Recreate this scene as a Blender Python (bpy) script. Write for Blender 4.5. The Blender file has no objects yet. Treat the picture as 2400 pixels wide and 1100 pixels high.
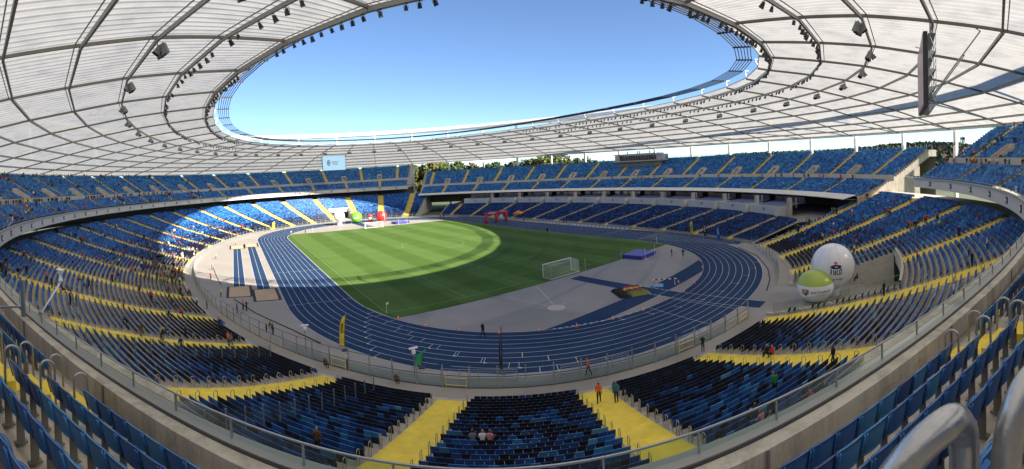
import bpy, bmesh, math, random
import numpy as np
from mathutils import Vector, Matrix
random.seed(7); RNG = np.random.default_rng(7)
scene = bpy.context.scene
COL = scene.collection
# ------------------------------------------------------------------ camera, sky, sun, exposure
CAM = np.array([-55.286, -112.702, 20.054])
def cam_rot(h, p, r):
    ch, sh, cp, sp, cr, sr = math.cos(h), math.sin(h), math.cos(p), math.sin(p), math.cos(r), math.sin(r)
    Rz = np.array([[ch, -sh, 0], [sh, ch, 0], [0, 0, 1]]); Rx = np.array([[1, 0, 0], [0, cp, -sp], [0, sp, cp]])
    Ry = np.array([[cr, 0, sr], [0, 1, 0], [-sr, 0, cr]])
    return Rz @ Rx @ Ry                     # columns: right, forward, up
RC = cam_rot(-0.648, -0.021, 0.053)
FPX, Y0 = 1008.8, 422.4
cd = bpy.data.cameras.new('camera'); cam = bpy.data.objects.new('camera', cd); COL.objects.link(cam)
cd.type = 'PANO'; cd.panorama_type = 'CENTRAL_CYLINDRICAL'
cd.central_cylindrical_range_u_min = -1200 / FPX; cd.central_cylindrical_range_u_max = 1200 / FPX
cd.central_cylindrical_range_v_min = (Y0 - 1100) / FPX; cd.central_cylindrical_range_v_max = Y0 / FPX
cd.central_cylindrical_radius = 1.0
cd.clip_start = 0.05; cd.clip_end = 6000
cam.matrix_world = Matrix(((RC[0, 0], RC[0, 2], -RC[0, 1], CAM[0]), (RC[1, 0], RC[1, 2], -RC[1, 1], CAM[1]),
                           (RC[2, 0], RC[2, 2], -RC[2, 1], CAM[2]), (0, 0, 0, 1)))
scene.camera = cam
SUN = np.array([25., -55., 37.]); SUN /= np.linalg.norm(SUN)
SUN_EL = math.asin(SUN[2]); SUN_AZ = math.atan2(SUN[0], SUN[1])
world = bpy.data.worlds.new('World'); scene.world = world; world.use_nodes = True
wn = world.node_tree.nodes; wl = world.node_tree.links
bg = wn['Background']; sky = wn.new('ShaderNodeTexSky'); sky.sky_type = 'NISHITA'; sky.sun_disc = False
sky.sun_elevation = SUN_EL; sky.sun_rotation = SUN_AZ; sky.altitude = 2600; sky.air_density = 1.0; sky.dust_density = 0.05; sky.ozone_density = 4.0
wl.new(sky.outputs[0], bg.inputs[0]); bg.inputs[1].default_value = 0.082
sl = bpy.data.lights.new('sun', 'SUN'); sl.energy = 5.0; sl.angle = math.radians(0.5); sl.color = (1.0, 0.93, 0.82)
so = bpy.data.objects.new('sun', sl); COL.objects.link(so); so.location = (60, -140, 90)
so.rotation_euler = Vector((-SUN[0], -SUN[1], -SUN[2])).to_track_quat('-Z', 'Y').to_euler()
vs = scene.view_settings; vs.view_transform = 'Standard'; vs.look = 'None'; vs.exposure = 1.5; vs.gamma = 1.0; vs.use_curve_mapping = False
scene.cycles.max_bounces = 8; scene.cycles.transparent_max_bounces = 24; scene.cycles.diffuse_bounces = 3
scene.cycles.use_denoising = True

# ------------------------------------------------------------------ helpers
def tag(o, label=None, cat=None, group=None, kind=None):
    if label: o['label'] = label
    if cat: o['category'] = cat
    if group: o['group'] = group
    if kind: o['kind'] = kind
    return o
def mat(name, col, rough=0.6, metal=0.0, noise=0.0, scale=4.0, bump=0.0, spec=0.5, detail=4.0, col2=None, emit=None):
    m = bpy.data.materials.new(name); m.use_nodes = True; n = m.node_tree.nodes; l = m.node_tree.links; b = n['Principled BSDF']
    b.inputs['Base Color'].default_value = (*col, 1); b.inputs['Roughness'].default_value = rough; b.inputs['Metallic'].default_value = metal
    b.inputs['Specular IOR Level'].default_value = spec
    if noise or bump or col2:
        tc = n.new('ShaderNodeTexCoord'); tx = n.new('ShaderNodeTexNoise'); tx.inputs['Scale'].default_value = scale; tx.inputs['Detail'].default_value = detail
        tx.inputs['Roughness'].default_value = 0.62
        l.new(tc.outputs['Object'], tx.inputs['Vector'])
        if noise or col2:
            rp = n.new('ShaderNodeValToRGB'); rp.color_ramp.elements[0].position = 0.3; rp.color_ramp.elements[1].position = 0.7
            c2 = col2 if col2 else tuple(c * (1 + noise) for c in col); c1 = col if col2 else tuple(c * (1 - noise) for c in col)
            rp.color_ramp.elements[0].color = (*c1, 1); rp.color_ramp.elements[1].color = (*c2, 1)
            l.new(tx.outputs['Fac'], rp.inputs['Fac']); l.new(rp.outputs['Color'], b.inputs['Base Color'])
        if bump:
            bp = n.new('ShaderNodeBump'); bp.inputs['Strength'].default_value = bump; bp.inputs['Distance'].default_value = 0.05
            l.new(tx.outputs['Fac'], bp.inputs['Height']); l.new(bp.outputs['Normal'], b.inputs['Normal'])
    if emit: b.inputs['Emission Color'].default_value = (*emit[:3], 1); b.inputs['Emission Strength'].default_value = emit[3]
    return m
class MB:
    def __init__(s): s.v = []; s.f = []; s.m = []
    def add(s, vs, fs, mi=0):
        o = len(s.v); s.v += [tuple(float(c) for c in v) for v in vs]; s.f += [tuple(i + o for i in f) for f in fs]; s.m += [mi] * len(fs); return s
    def box(s, c, d, mi=0, rz=0.0, fr=None):
        x, y, z = d[0] / 2, d[1] / 2, d[2] / 2
        p = [(-x, -y, -z), (x, -y, -z), (x, y, -z), (-x, y, -z), (-x, -y, z), (x, -y, z), (x, y, z), (-x, y, z)]
        if fr is not None:                                   # fr: 3 axis vectors
            a, b, e = fr; p = [np.array(c) + q[0] * a + q[1] * b + q[2] * e for q in p]
        else:
            cr, sr = math.cos(rz), math.sin(rz); p = [(c[0] + q[0] * cr - q[1] * sr, c[1] + q[0] * sr + q[1] * cr, c[2] + q[2]) for q in p]
        return s.add(p, [(0, 3, 2, 1), (4, 5, 6, 7), (0, 1, 5, 4), (1, 2, 6, 5), (2, 3, 7, 6), (3, 0, 4, 7)], mi)
    def tube(s, path, r, n=6, mi=0, closed=False, cap=True):
        P = [np.array(p, float) for p in path]; m = len(P); rs = r if hasattr(r, '__len__') else [r] * m
        o = len(s.v); up = None
        for i in range(m):
            if closed: d = P[(i + 1) % m] - P[i - 1]
            else: d = P[min(i + 1, m - 1)] - P[max(i - 1, 0)]
            d = d / (np.linalg.norm(d) + 1e-12)
            if up is None: up = np.array([0, 0, 1.]) if abs(d[2]) < .9 else np.array([1., 0, 0])
            a = np.cross(d, up); na = np.linalg.norm(a)
            if na < 1e-4: a = np.cross(d, np.array([1., 0, 0.3])); na = np.linalg.norm(a)
            a /= na; b = np.cross(a, d); up = b
            for j in range(n):
                w = 2 * math.pi * j / n; q = P[i] + rs[i] * (a * math.cos(w) + b * math.sin(w)); s.v.append(tuple(q))
        for i in range(m if closed else m - 1):
            i2 = (i + 1) % m
            for j in range(n):
                j2 = (j + 1) % n; s.f.append((o + i * n + j, o + i * n + j2, o + i2 * n + j2, o + i2 * n + j)); s.m.append(mi)
        if cap and not closed:
            s.f.append(tuple(o + j for j in range(n))[::-1]); s.m.append(mi); s.f.append(tuple(o + (m - 1) * n + j for j in range(n))); s.m.append(mi)
        return s
    def lathe(s, prof, c=(0, 0, 0), n=24, mi=0, mif=None):
        o = len(s.v); m = len(prof)
        for (r, z) in prof:
            for j in range(n):
                w = 2 * math.pi * j / n; s.v.append((c[0] + r * math.cos(w), c[1] + r * math.sin(w), c[2] + z))
        for i in range(m - 1):
            for j in range(n):
                j2 = (j + 1) % n; s.f.append((o + i * n + j, o + i * n + j2, o + (i + 1) * n + j2, o + (i + 1) * n + j)); s.m.append(mif(i) if mif else mi)
        return s
    def prism(s, poly, h0, h1, mi=0):                          # poly in xy, extruded in z
        n = len(poly); o = len(s.v); s.v += [(p[0], p[1], h0) for p in poly] + [(p[0], p[1], h1) for p in poly]
        s.f.append(tuple(o + i for i in range(n))[::-1]); s.f.append(tuple(o + n + i for i in range(n))); s.m += [mi, mi]
        for i in range(n):
            j = (i + 1) % n; s.f.append((o + i, o + j, o + n + j, o + n + i)); s.m.append(mi)
        return s
    def build(s, name, mats, parent=None, smooth=False, loc=None, rz=None):
        me = bpy.data.meshes.new(name); me.from_pydata(s.v, [], s.f)
        mats = mats if isinstance(mats, (list, tuple)) else [mats]
        for x in mats: me.materials.append(x)
        if len(mats) > 1: me.polygons.foreach_set('material_index', s.m)
        if smooth: me.polygons.foreach_set('use_smooth', [True] * len(me.polygons))
        me.update(); return link(name, me, parent, loc, rz)
def link(name, me, parent=None, loc=None, rz=None):
    o = bpy.data.objects.new(name, me); COL.objects.link(o)
    if parent is not None: o.parent = parent
    if loc is not None: o.location = [float(c) for c in loc]
    if rz is not None: o.rotation_euler = (0, 0, rz)
    return o
def empty(name, loc=(0, 0, 0), rz=0.0):
    o = bpy.data.objects.new(name, None); COL.objects.link(o); o.location = [float(c) for c in loc]; o.rotation_euler = (0, 0, rz); o.empty_display_size = 0.2; return o
def copy_tree(o, parent=None):
    c = o.copy(); COL.objects.link(c); c.parent = parent
    for ch in list(o.children): copy_tree(ch, c)
    return c
def npmesh(name, V, F, mats, parent=None, mi=None, fcol=None, smooth=False):
    V = np.asarray(V, np.float32); F = np.asarray(F, np.int32); nv = F.shape[1]
    me = bpy.data.meshes.new(name); me.vertices.add(len(V)); me.vertices.foreach_set('co', V.ravel())
    me.loops.add(F.size); me.loops.foreach_set('vertex_index', F.ravel()); me.polygons.add(len(F))
    me.polygons.foreach_set('loop_start', np.arange(0, F.size, nv, dtype=np.int32)); me.polygons.foreach_set('loop_total', np.full(len(F), nv, np.int32))
    for x in (mats if isinstance(mats, (list, tuple)) else [mats]): me.materials.append(x)
    if mi is not None: me.polygons.foreach_set('material_index', np.asarray(mi, np.int32))
    me.polygons.foreach_set('use_smooth', np.full(len(F), bool(smooth)))
    me.update(calc_edges=True)
    if fcol is not None:
        at = me.attributes.new('tint', 'FLOAT_COLOR', 'FACE'); c = np.ones((len(F), 4), np.float32); c[:, :3] = fcol; at.data.foreach_set('color', c.ravel())
    me.validate(); return link(name, me, parent)

# ------------------------------------------------------------------ the bowl's coordinates: t = angle on base ellipse (degrees), k = metres outward along its normal
EA, EB = 64.0, 90.5
def nrm(t):
    t = np.radians(np.asarray(t, float)); n = np.stack([np.cos(t) / EA, np.sin(t) / EB], -1); return n / np.linalg.norm(n, axis=-1, keepdims=True)
def S(t, k):
    n = nrm(t); tr = np.radians(np.asarray(t, float)); p = np.stack([EA * np.cos(tr), EB * np.sin(tr)], -1); return p + np.asarray(k, float)[..., None] * n
def S3(t, k, z):
    p = S(t, k); return np.array([p[0], p[1], z])
def tang(t): n = nrm(t); return np.stack([-n[..., 1], n[..., 0]], -1)
def dsdt(t, k): return np.linalg.norm(S(np.asarray(t) + .05, k) - S(np.asarray(t) - .05, k), axis=-1) / .1     # metres per degree
def warp(t): return t - 1.58 * math.sin(math.radians(2 * t))
AX = [(j + .5) * 9 - 180 for j in range(40)]                 # roof axes
AIS = [warp(t) for t in AX]                                   # stair aisles
def camdist(p): return float(np.linalg.norm(np.asarray(p, float) - CAM[:len(p)]))
def pix(p):
    d = (np.atleast_2d(np.asarray(p, float)) - CAM) @ RC; th = np.arctan2(d[:, 0], d[:, 1]); h = np.hypot(d[:, 0], d[:, 1])
    return np.stack([1200 + FPX * th, Y0 - FPX * d[:, 2] / h], 1)

# ------------------------------------------------------------------ materials
M = {}
M['concrete'] = mat('concrete', (0.40, 0.355, 0.29), 0.85, noise=0.16, scale=0.9, bump=0.15, detail=8)
M['concrete_pale'] = mat('concrete_pale', (0.50, 0.455, 0.385), 0.85, noise=0.12, scale=1.3, bump=0.12, detail=8)
def streaked(name, col):
    m = bpy.data.materials.new(name); m.use_nodes = True; n = m.node_tree.nodes; l = m.node_tree.links; b = n['Principled BSDF']; b.inputs['Roughness'].default_value = .9
    tc = n.new('ShaderNodeTexCoord'); outs = []
    for sc, det in (((2.2, 2.2, .25), 8), ((.5, .5, .5), 9), ((14, 14, 9), 5)):
        mp = n.new('ShaderNodeMapping'); mp.inputs['Scale'].default_value = sc; l.new(tc.outputs['Object'], mp.inputs[0]); z = n.new('ShaderNodeTexNoise'); z.inputs['Scale'].default_value = 1.0; z.inputs['Detail'].default_value = det; z.inputs['Roughness'].default_value = .68; l.new(mp.outputs[0], z.inputs[0]); outs.append(z.outputs['Fac'])
    a = n.new('ShaderNodeMath'); a.operation = 'MULTIPLY_ADD'; a.inputs[1].default_value = .5; l.new(outs[1], a.inputs[0]); l.new(outs[0], a.inputs[2]); c = n.new('ShaderNodeMath'); c.operation = 'MULTIPLY_ADD'; c.inputs[1].default_value = .35; l.new(outs[2], c.inputs[0]); l.new(a.outputs[0], c.inputs[2])
    r = n.new('ShaderNodeValToRGB'); e = r.color_ramp.elements; e[0].position = .62; e[1].position = 1.12; e[0].color = (*[x * .52 for x in col], 1); e[1].color = (*[x * 1.22 for x in col], 1); l.new(c.outputs[0], r.inputs[0]); l.new(r.outputs[0], b.inputs['Base Color'])
    bp = n.new('ShaderNodeBump'); bp.inputs['Strength'].default_value = .35; bp.inputs['Distance'].default_value = .02; l.new(outs[2], bp.inputs['Height']); l.new(bp.outputs[0], b.inputs['Normal']); return m
M['parapet'] = streaked('parapet_concrete', (0.44, 0.40, 0.335)); M['concrete'] = streaked('terrace_concrete', (0.40, 0.355, 0.29))
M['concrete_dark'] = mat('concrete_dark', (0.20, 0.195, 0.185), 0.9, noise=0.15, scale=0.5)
M['fascia'] = mat('fascia', (0.56, 0.55, 0.52), 0.6, noise=0.06, scale=0.4)
M['yellow'] = mat('stair_yellow', (0.82, 0.60, 0.055), 0.7, noise=0.13, scale=1.1, detail=10, bump=.1)
M['steel'] = mat('galvanised_steel', (0.42, 0.43, 0.44), 0.38, 0.85, noise=0.12, scale=30)
M['steel_paint'] = mat('grey_paint_steel', (0.33, 0.34, 0.35), 0.45, 0.2)
M['dark_steel'] = mat('dark_steel', (0.05, 0.05, 0.055), 0.5, 0.3)
M['pipe'] = mat('handrail_zinc', (0.50, 0.50, 0.50), 0.30, 0.9, noise=0.10, scale=35, bump=.04)
M['white_steel'] = mat('white_paint_steel', (0.78, 0.77, 0.74), 0.4)
M['roof_steel'] = mat('roof_steel', (0.36, 0.35, 0.33), 0.5, 0.1); M['rib_steel'] = mat('rib_steel', (0.17, 0.155, 0.13), 0.5, 0.1)
M['black'] = mat('black_rubber', (0.012, 0.012, 0.013), 0.7)
M['white'] = mat('white_paint', (0.80, 0.80, 0.79), 0.5)
M['red'] = mat('red_vinyl', (0.62, 0.035, 0.03), 0.4)
M['orange'] = mat('orange_plastic', (0.80, 0.13, 0.04), 0.5)
M['sand'] = mat('sand', (0.55, 0.38, 0.22), 0.95, noise=0.1, scale=1.2, bump=0.4, detail=8)
M['glass_frame'] = M['dark_steel']
def glass_mat(name, tint, amt, rough=0.03):
    m = bpy.data.materials.new(name); m.use_nodes = True; n = m.node_tree.nodes; l = m.node_tree.links; n.remove(n['Principled BSDF'])
    tr = n.new('ShaderNodeBsdfTransparent'); tr.inputs[0].default_value = (*tint, 1); gl = n.new('ShaderNodeBsdfGlossy'); gl.inputs['Roughness'].default_value = rough
    gl.inputs['Color'].default_value = (.9, .95, .93, 1); fr = n.new('ShaderNodeFresnel'); fr.inputs[0].default_value = 1.22
    df = n.new('ShaderNodeBsdfDiffuse'); df.inputs[0].default_value = (.30, .36, .34, 1)
    mx0 = n.new('ShaderNodeMixShader'); mx0.inputs[0].default_value = amt
    l.new(tr.outputs[0], mx0.inputs[1]); l.new(df.outputs[0], mx0.inputs[2])
    mx = n.new('ShaderNodeMixShader'); l.new(fr.outputs[0], mx.inputs[0]); l.new(mx0.outputs[0], mx.inputs[1]); l.new(gl.outputs[0], mx.inputs[2])
    l.new(mx.outputs[0], n['Material Output'].inputs[0]); return m
M['glass'] = glass_mat('balustrade_glass', (.80, .87, .85), .015)
M['glass_clear'] = glass_mat('clear_glass', (.80, .86, .84), .06)
M['glass_dark'] = mat('dark_glass', (0.03, 0.035, 0.04), 0.08, spec=0.8)
def tint_mat():
    m = bpy.data.materials.new('seat_plastic'); m.use_nodes = True; n = m.node_tree.nodes; l = m.node_tree.links; b = n['Principled BSDF']
    a = n.new('ShaderNodeAttribute'); a.attribute_name = 'tint'; l.new(a.outputs['Color'], b.inputs['Base Color']); b.inputs['Roughness'].default_value = 0.55; b.inputs['Specular IOR Level'].default_value = .3; return m
M['seat'] = tint_mat()
def roof_mat():
    m = bpy.data.materials.new('roof_polycarbonate'); m.use_nodes = True; n = m.node_tree.nodes; l = m.node_tree.links; n.remove(n['Principled BSDF'])
    tc = n.new('ShaderNodeTexCoord'); nz = n.new('ShaderNodeTexNoise'); nz.inputs['Scale'].default_value = 0.35; nz.inputs['Detail'].default_value = 6
    mp = n.new('ShaderNodeMapping'); l.new(tc.outputs['Object'], mp.inputs[0]); l.new(mp.outputs[0], nz.inputs[0])
    rp = n.new('ShaderNodeValToRGB'); rp.color_ramp.elements[0].position = .30; rp.color_ramp.elements[1].position = .55
    rp.color_ramp.elements[0].color = (.35, .34, .325, 1); rp.color_ramp.elements[1].color = (.45, .43, .395, 1); l.new(nz.outputs['Fac'], rp.inputs[0])
    tl = n.new('ShaderNodeBsdfTranslucent'); l.new(rp.outputs[0], tl.inputs[0])
    df = n.new('ShaderNodeBsdfDiffuse'); df.inputs[0].default_value = (.60, .59, .56, 1)
    m1 = n.new('ShaderNodeMixShader'); m1.inputs[0].default_value = .30; l.new(tl.outputs[0], m1.inputs[1]); l.new(df.outputs[0], m1.inputs[2])
    gl = n.new('ShaderNodeBsdfGlossy'); gl.inputs['Roughness'].default_value = .18; m2 = n.new('ShaderNodeMixShader'); m2.inputs[0].default_value = .08
    l.new(m1.outputs[0], m2.inputs[1]); l.new(gl.outputs[0], m2.inputs[2])
    tr = n.new('ShaderNodeBsdfTransparent'); m3 = n.new('ShaderNodeMixShader'); m3.inputs[0].default_value = .03
    l.new(m2.outputs[0], m3.inputs[1]); l.new(tr.outputs[0], m3.inputs[2]); l.new(m3.outputs[0], n['Material Output'].inputs[0]); return m
M['roof'] = roof_mat()
def grass_mat():
    m = bpy.data.materials.new('mown_grass'); m.use_nodes = True; n = m.node_tree.nodes; l = m.node_tree.links; b = n['Principled BSDF']
    tc = n.new('ShaderNodeTexCoord'); sp = n.new('ShaderNodeSeparateXYZ'); l.new(tc.outputs['Object'], sp.inputs[0])
    def stripe(out, period, off):
        a = n.new('ShaderNodeMath'); a.operation = 'MULTIPLY_ADD'; a.inputs[1].default_value = 1 / period; a.inputs[2].default_value = off; l.new(out, a.inputs[0])
        p = n.new('ShaderNodeMath'); p.operation = 'PINGPONG'; p.inputs[1].default_value = 1.0; l.new(a.outputs[0], p.inputs[0])
        r = n.new('ShaderNodeMapRange'); r.inputs[1].default_value = .44; r.inputs[2].default_value = .56; l.new(p.outputs[0], r.inputs[0]); return r.outputs[0]
    s1 = stripe(sp.outputs['X'], 5.6, .5); s2 = stripe(sp.outputs['Y'], 5.5, .5)
    ad = n.new('ShaderNodeMath'); ad.operation = 'MULTIPLY_ADD'; ad.inputs[1].default_value = .18; l.new(s2, ad.inputs[0]); l.new(s1, ad.inputs[2])
    nz = n.new('ShaderNodeTexNoise'); nz.inputs['Scale'].default_value = .12; nz.inputs['Detail'].default_value = 9; nz.inputs['Roughness'].default_value = .7; l.new(tc.outputs['Object'], nz.inputs[0])
    a2 = n.new('ShaderNodeMath'); a2.operation = 'MULTIPLY_ADD'; a2.inputs[1].default_value = 1.7; l.new(nz.outputs['Fac'], a2.inputs[0]); l.new(ad.outputs[0], a2.inputs[2])
    rp = n.new('ShaderNodeValToRGB'); rp.color_ramp.elements[0].position = .25; rp.color_ramp.elements[1].position = 1.0
    a3 = n.new('ShaderNodeMath'); a3.operation = 'MULTIPLY'; a3.inputs[1].default_value = .36; l.new(a2.outputs[0], a3.inputs[0]); l.new(a3.outputs[0], rp.inputs[0])
    rp.color_ramp.elements[0].color = (.066, .120, .021, 1); rp.color_ramp.elements[1].color = (.112, .186, .044, 1); l.new(rp.outputs[0], b.inputs['Base Color'])
    b.inputs['Roughness'].default_value = .9; b.inputs['Specular IOR Level'].default_value = .1
    n2 = n.new('ShaderNodeTexNoise'); n2.inputs['Scale'].default_value = 9; n2.inputs['Detail'].default_value = 4; l.new(tc.outputs['Object'], n2.inputs[0])
    bp = n.new('ShaderNodeBump'); bp.inputs['Strength'].default_value = .5; bp.inputs['Distance'].default_value = .04; l.new(n2.outputs['Fac'], bp.inputs['Height']); l.new(bp.outputs[0], b.inputs['Normal']); return m
M['grass'] = grass_mat()
M['tartan_grey'] = mat('grey_tartan', (0.335, 0.302, 0.268), 0.9, spec=0.2, noise=0.09, scale=0.13, bump=0.05, detail=10)
M['tartan_blue'] = mat('blue_tartan', (0.016, 0.044, 0.106), 0.88, spec=0.2, noise=0.10, scale=0.2, detail=10)
M['line_white'] = mat('line_paint', (0.72, 0.72, 0.70), 0.7)
M['line_yellow'] = mat('line_yellow', (0.62, 0.60, 0.25), 0.7)
M['line_pitch'] = mat('pitch_chalk', (0.24, 0.31, 0.15), 0.9, noise=0.1, scale=3)
M['earth'] = mat('outer_ground', (0.09, 0.11, 0.05), 0.95, noise=0.3, scale=0.02)
# ------------------------------------------------------------------ ground, infield, track, pitch
def disc(name, r, z, m, n=96, hole=None):
    b = MB(); b.add([(0, 0, z)] + [(r * math.cos(2 * math.pi * i / n), r * math.sin(2 * math.pi * i / n), z) for i in range(n)], [(0, i + 1, (i + 1) % n + 1) for i in range(n)]); return b.build(name, m)
tag(disc('ground', 5000, -0.30, M['earth']), kind='structure')
tt = np.linspace(-180, 180, 361)[:-1]
b = MB(); oo = S(tt, np.full(360, 8.0)); b.add([(0, 0, 0)] + [(p[0], p[1], 0) for p in oo], [(0, i + 1, (i + 1) % 360 + 1) for i in range(360)])
infield = tag(b.build('pavement', M['tartan_grey']), kind='structure')
CY = 42.195
def ovalpath(r, n=64):
    a = np.linspace(0, math.pi, n); pts = [(r * math.cos(x), CY + r * math.sin(x)) for x in a] + [(r * math.cos(x + math.pi), -CY + r * math.sin(x + math.pi)) for x in a]; return np.array(pts)
def strip(b, P, Q, z, closed=True, mi=0):
    n = len(P); o = len(b.v); b.v += [(p[0], p[1], z) for p in P] + [(p[0], p[1], z) for p in Q]
    for i in range(n if closed else n - 1):
        j = (i + 1) % n; b.f.append((o + i, o + j, o + n + j, o + n + i)); b.m.append(mi)
LW = 1.22; RI = 36.5; NL = 9
b = MB(); strip(b, ovalpath(RI - .02), ovalpath(RI + NL * LW), 0.006)
track = tag(b.build('running_track', M['tartan_blue']), kind='structure')
# the home straight runs on past both bends, javelin runway, water-jump chord, long-jump runways
b = MB()
b.add([(36.5, -CY, .0065), (47.48, -CY, .0065), (47.48, -84, .0065), (36.5, -74, .0065)], [(0, 1, 2, 3)][:0])
def rect(b, x0, x1, y0, y1, z, mi=0): b.add([(x0, y0, z), (x1, y0, z), (x1, y1, z), (x0, y1, z)], [(0, 1, 2, 3)], mi)
rect(b, 38.9, 49.9, -72.5, -CY, .010); rect(b, 47.48, 49.9, -CY, 62, .010); rect(b, 40, 49.9, CY, 62, .0102)
rect(b, -1.45, 1.45, -92.5, -57.2, .010); rect(b, -2, 2, 57.5, 92, .010)
chord = np.linspace(-24, 24, 25)
up = [(x, -72.55 + .0035 * x * x * (1 if x > 0 else .3)) for x in chord]; lo = [(x, -76.25 + .0022 * x * x) for x in chord]
strip(b, lo, up, .008, closed=False)
rect(b, -56.3, -53.9, -26.1, 25.3, .008); rect(b, -51.7, -49.1, -29.7, 28.1, .008)
ex = b.build('runway', M['tartan_blue']); ex.parent = track
# markings
b = MB()
for i in range(NL + 1):
    r = RI + i * LW
    strip(b, ovalpath(r - .025), ovalpath(r + .025), .014)
for x in np.arange(38.94, 49.95, 1.22):
    rect(b, x - .025, x + .025, -72.5, -CY, .0142)
for y0, y1 in ((-CY, 62),): rect(b, 49.85, 49.9, -72.5, 62, .0142)
for x in (-56.3, -55.1, -53.9): rect(b, x - .03, x + .03, -26.1, 25.3, .0142)
for x in (-51.7, -50.4, -49.1): rect(b, x - .03, x + .03, -29.7, 28.1, .0142)
for x in (-1.45, 1.45): rect(b, x - .03, x + .03, -92.5, -57.2, .0142)
def seg(b, p, q, w, z, mi=0):
    p = np.array(p, float); q = np.array(q, float); d = (q - p) / np.linalg.norm(q - p); n = np.array([-d[1], d[0]]) * w / 2
    b.add([(*(p - n), z), (*(q - n), z), (*(q + n), z), (*(p + n), z)], [(0, 1, 2, 3)], mi)
seg(b, (-36.5, -15.6), (-47.48, -15.6), .06, .0145); seg(b, (-36.5, -CY), (-47.48, -CY), .06, .0145); seg(b, (36.5, -44.5), (49.9, -44.5), .07, .0145)
seg(b, (36.5, -30), (49.9, -30), .06, .0145); seg(b, (36.5, 41), (49.9, 41), .07, .0145)
def radial(r0, r1, deg, w=.06, mi=0, hook=0.0):
    a = math.radians(deg); c, s_ = math.cos(a), math.sin(a); seg(b, (r0 * c, -CY + r0 * s_), (r1 * c, -CY + r1 * s_), w, .0148, mi)
    if hook: seg(b, (r1 * c, -CY + r1 * s_), (r1 * c - hook * s_, -CY + r1 * s_ + hook * c), .18, .0149, mi)
for i in range(9):                                            # staggered start and exchange marks round the near bend
    r0 = RI + i * LW; r1 = r0 + LW
    radial(r0, r1, -166 + 2.1 * i, .05, hook=.35); radial(r0, r1, -158 + 3.9 * i, .05); radial(r0, r1, -163 + 4.8 * i, .05, hook=.3 if i > 3 else 0)
    radial(r0, r1, -109 + 6.1 * i, .05, hook=.3)
    if i > 4: radial(r0, r1, -147 + 3.6 * i, .08, 1)
radial(RI, RI + 9 * LW, -100.6, .05); radial(RI, RI + 9 * LW, -93, .05)
def dashes(p, q, n, w=.12):
    p = np.array(p, float); q = np.array(q, float)
    for i in range(n): seg(b, p + (q - p) * (i + .2) / n, p + (q - p) * (i + .75) / n, w, .0149)
dashes((-1.45, -72.6), (-1.45, -78), 6); dashes((1.45, -72.6), (1.45, -78.6), 6); dashes((-20, -72.6), (-13.5, -76), 9); dashes((-1.4, -76.2), (1.4, -76.2), 4)
for i in range(10):
    a0 = math.radians(-122 + 2.2 * i); a1 = math.radians(-122 + 2.2 * i + 1.2); seg(b, (RI * math.cos(a0), -CY + RI * math.sin(a0)), (RI * math.cos(a1), -CY + RI * math.sin(a1)), .12, .015)
seg(b, (-15.8, -56.2), (-14.1, -65.4), .07, .0145); seg(b, (-8.3, -56.0), (-13.2, -65.6), .07, .0145); seg(b, (-14.9, -67.8), (-11.4, -66.4), .05, .0145)
def mk_ring(c, r, w, z, a0=0, a1=360, n=48, mi=0):
    aa = np.radians(np.linspace(a0, a1, n)); strip(b, [(c[0] + (r - w / 2) * math.cos(x), c[1] + (r - w / 2) * math.sin(x)) for x in aa], [(c[0] + (r + w / 2) * math.cos(x), c[1] + (r + w / 2) * math.sin(x)) for x in aa], z, closed=False, mi=mi)
o = b.build('track_marking', [M['line_white'], M['line_yellow']]); o.parent = track
# shot circle
b = MB(); b.lathe([(0, .03), (1.07, .03), (1.30, .02), (1.32, 0)], (-13.9, -67.0, .005), 32); o = b.build('throwing_circle', mat('circle_concrete', (.55, .44, .37), .85, noise=.06, scale=2)); o.parent = infield
# grass
b = MB(); gx, gy = 35.9, 55.6
corner = []
pl = [(-gx, -46), (-33.6, -gy), (gx - 13.2 + 12.0, -gy), (gx, -46), (gx, 46), (33.6, gy), (-33.6, gy), (-gx, 46)]
pl = [(-36.3, -42.2), (-35.9, -48.0), (-33.9, -55.4), (33.9, -55.4), (35.9, -48.0), (36.3, -42.2), (36.3, 42.2), (35.9, 48.0), (33.9, 55.4), (-33.9, 55.4), (-35.9, 48.0), (-36.3, 42.2)]
b.add([(x, y, .012) for x, y in pl], [tuple(range(len(pl)))]); pitch = tag(b.build('pitch', M['grass']), kind='structure')
b = MB(); w = .10; z = .017
for x in (-34, 34): seg(b, (x, -52.5), (x, 52.5), w, z)
for y in (-52.5, 52.5, 0): seg(b, (-34, y), (34, y), w, z + .0003)
for s_ in (-1, 1):
    for hw, d in ((20.16, 16.5), (9.16, 5.5)):
        y1 = s_ * (52.5 - d); seg(b, (-hw, y1), (hw, y1), w, z + .0006)
        for x in (-hw, hw): seg(b, (x, s_ * 52.5), (x, y1), w, z + .0009)
    an = math.degrees(math.acos(5.5 / 9.15)); mk_ring((0, s_ * 41.5), 9.15, w, z + .001, -90 * s_ - an, -90 * s_ + an)
    for x in (-34, 34): mk_ring((x, s_ * 52.5), 1.0, w, z + .0012, *( (0, 90) if (x < 0 and s_ < 0) else (90, 180) if (x > 0 and s_ < 0) else (270, 360) if x < 0 else (180, 270)), n=12)
mk_ring((0, 0), 9.15, w, z + .001)
o = b.build('pitch_marking', M['line_pitch']); o.parent = pitch
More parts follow.
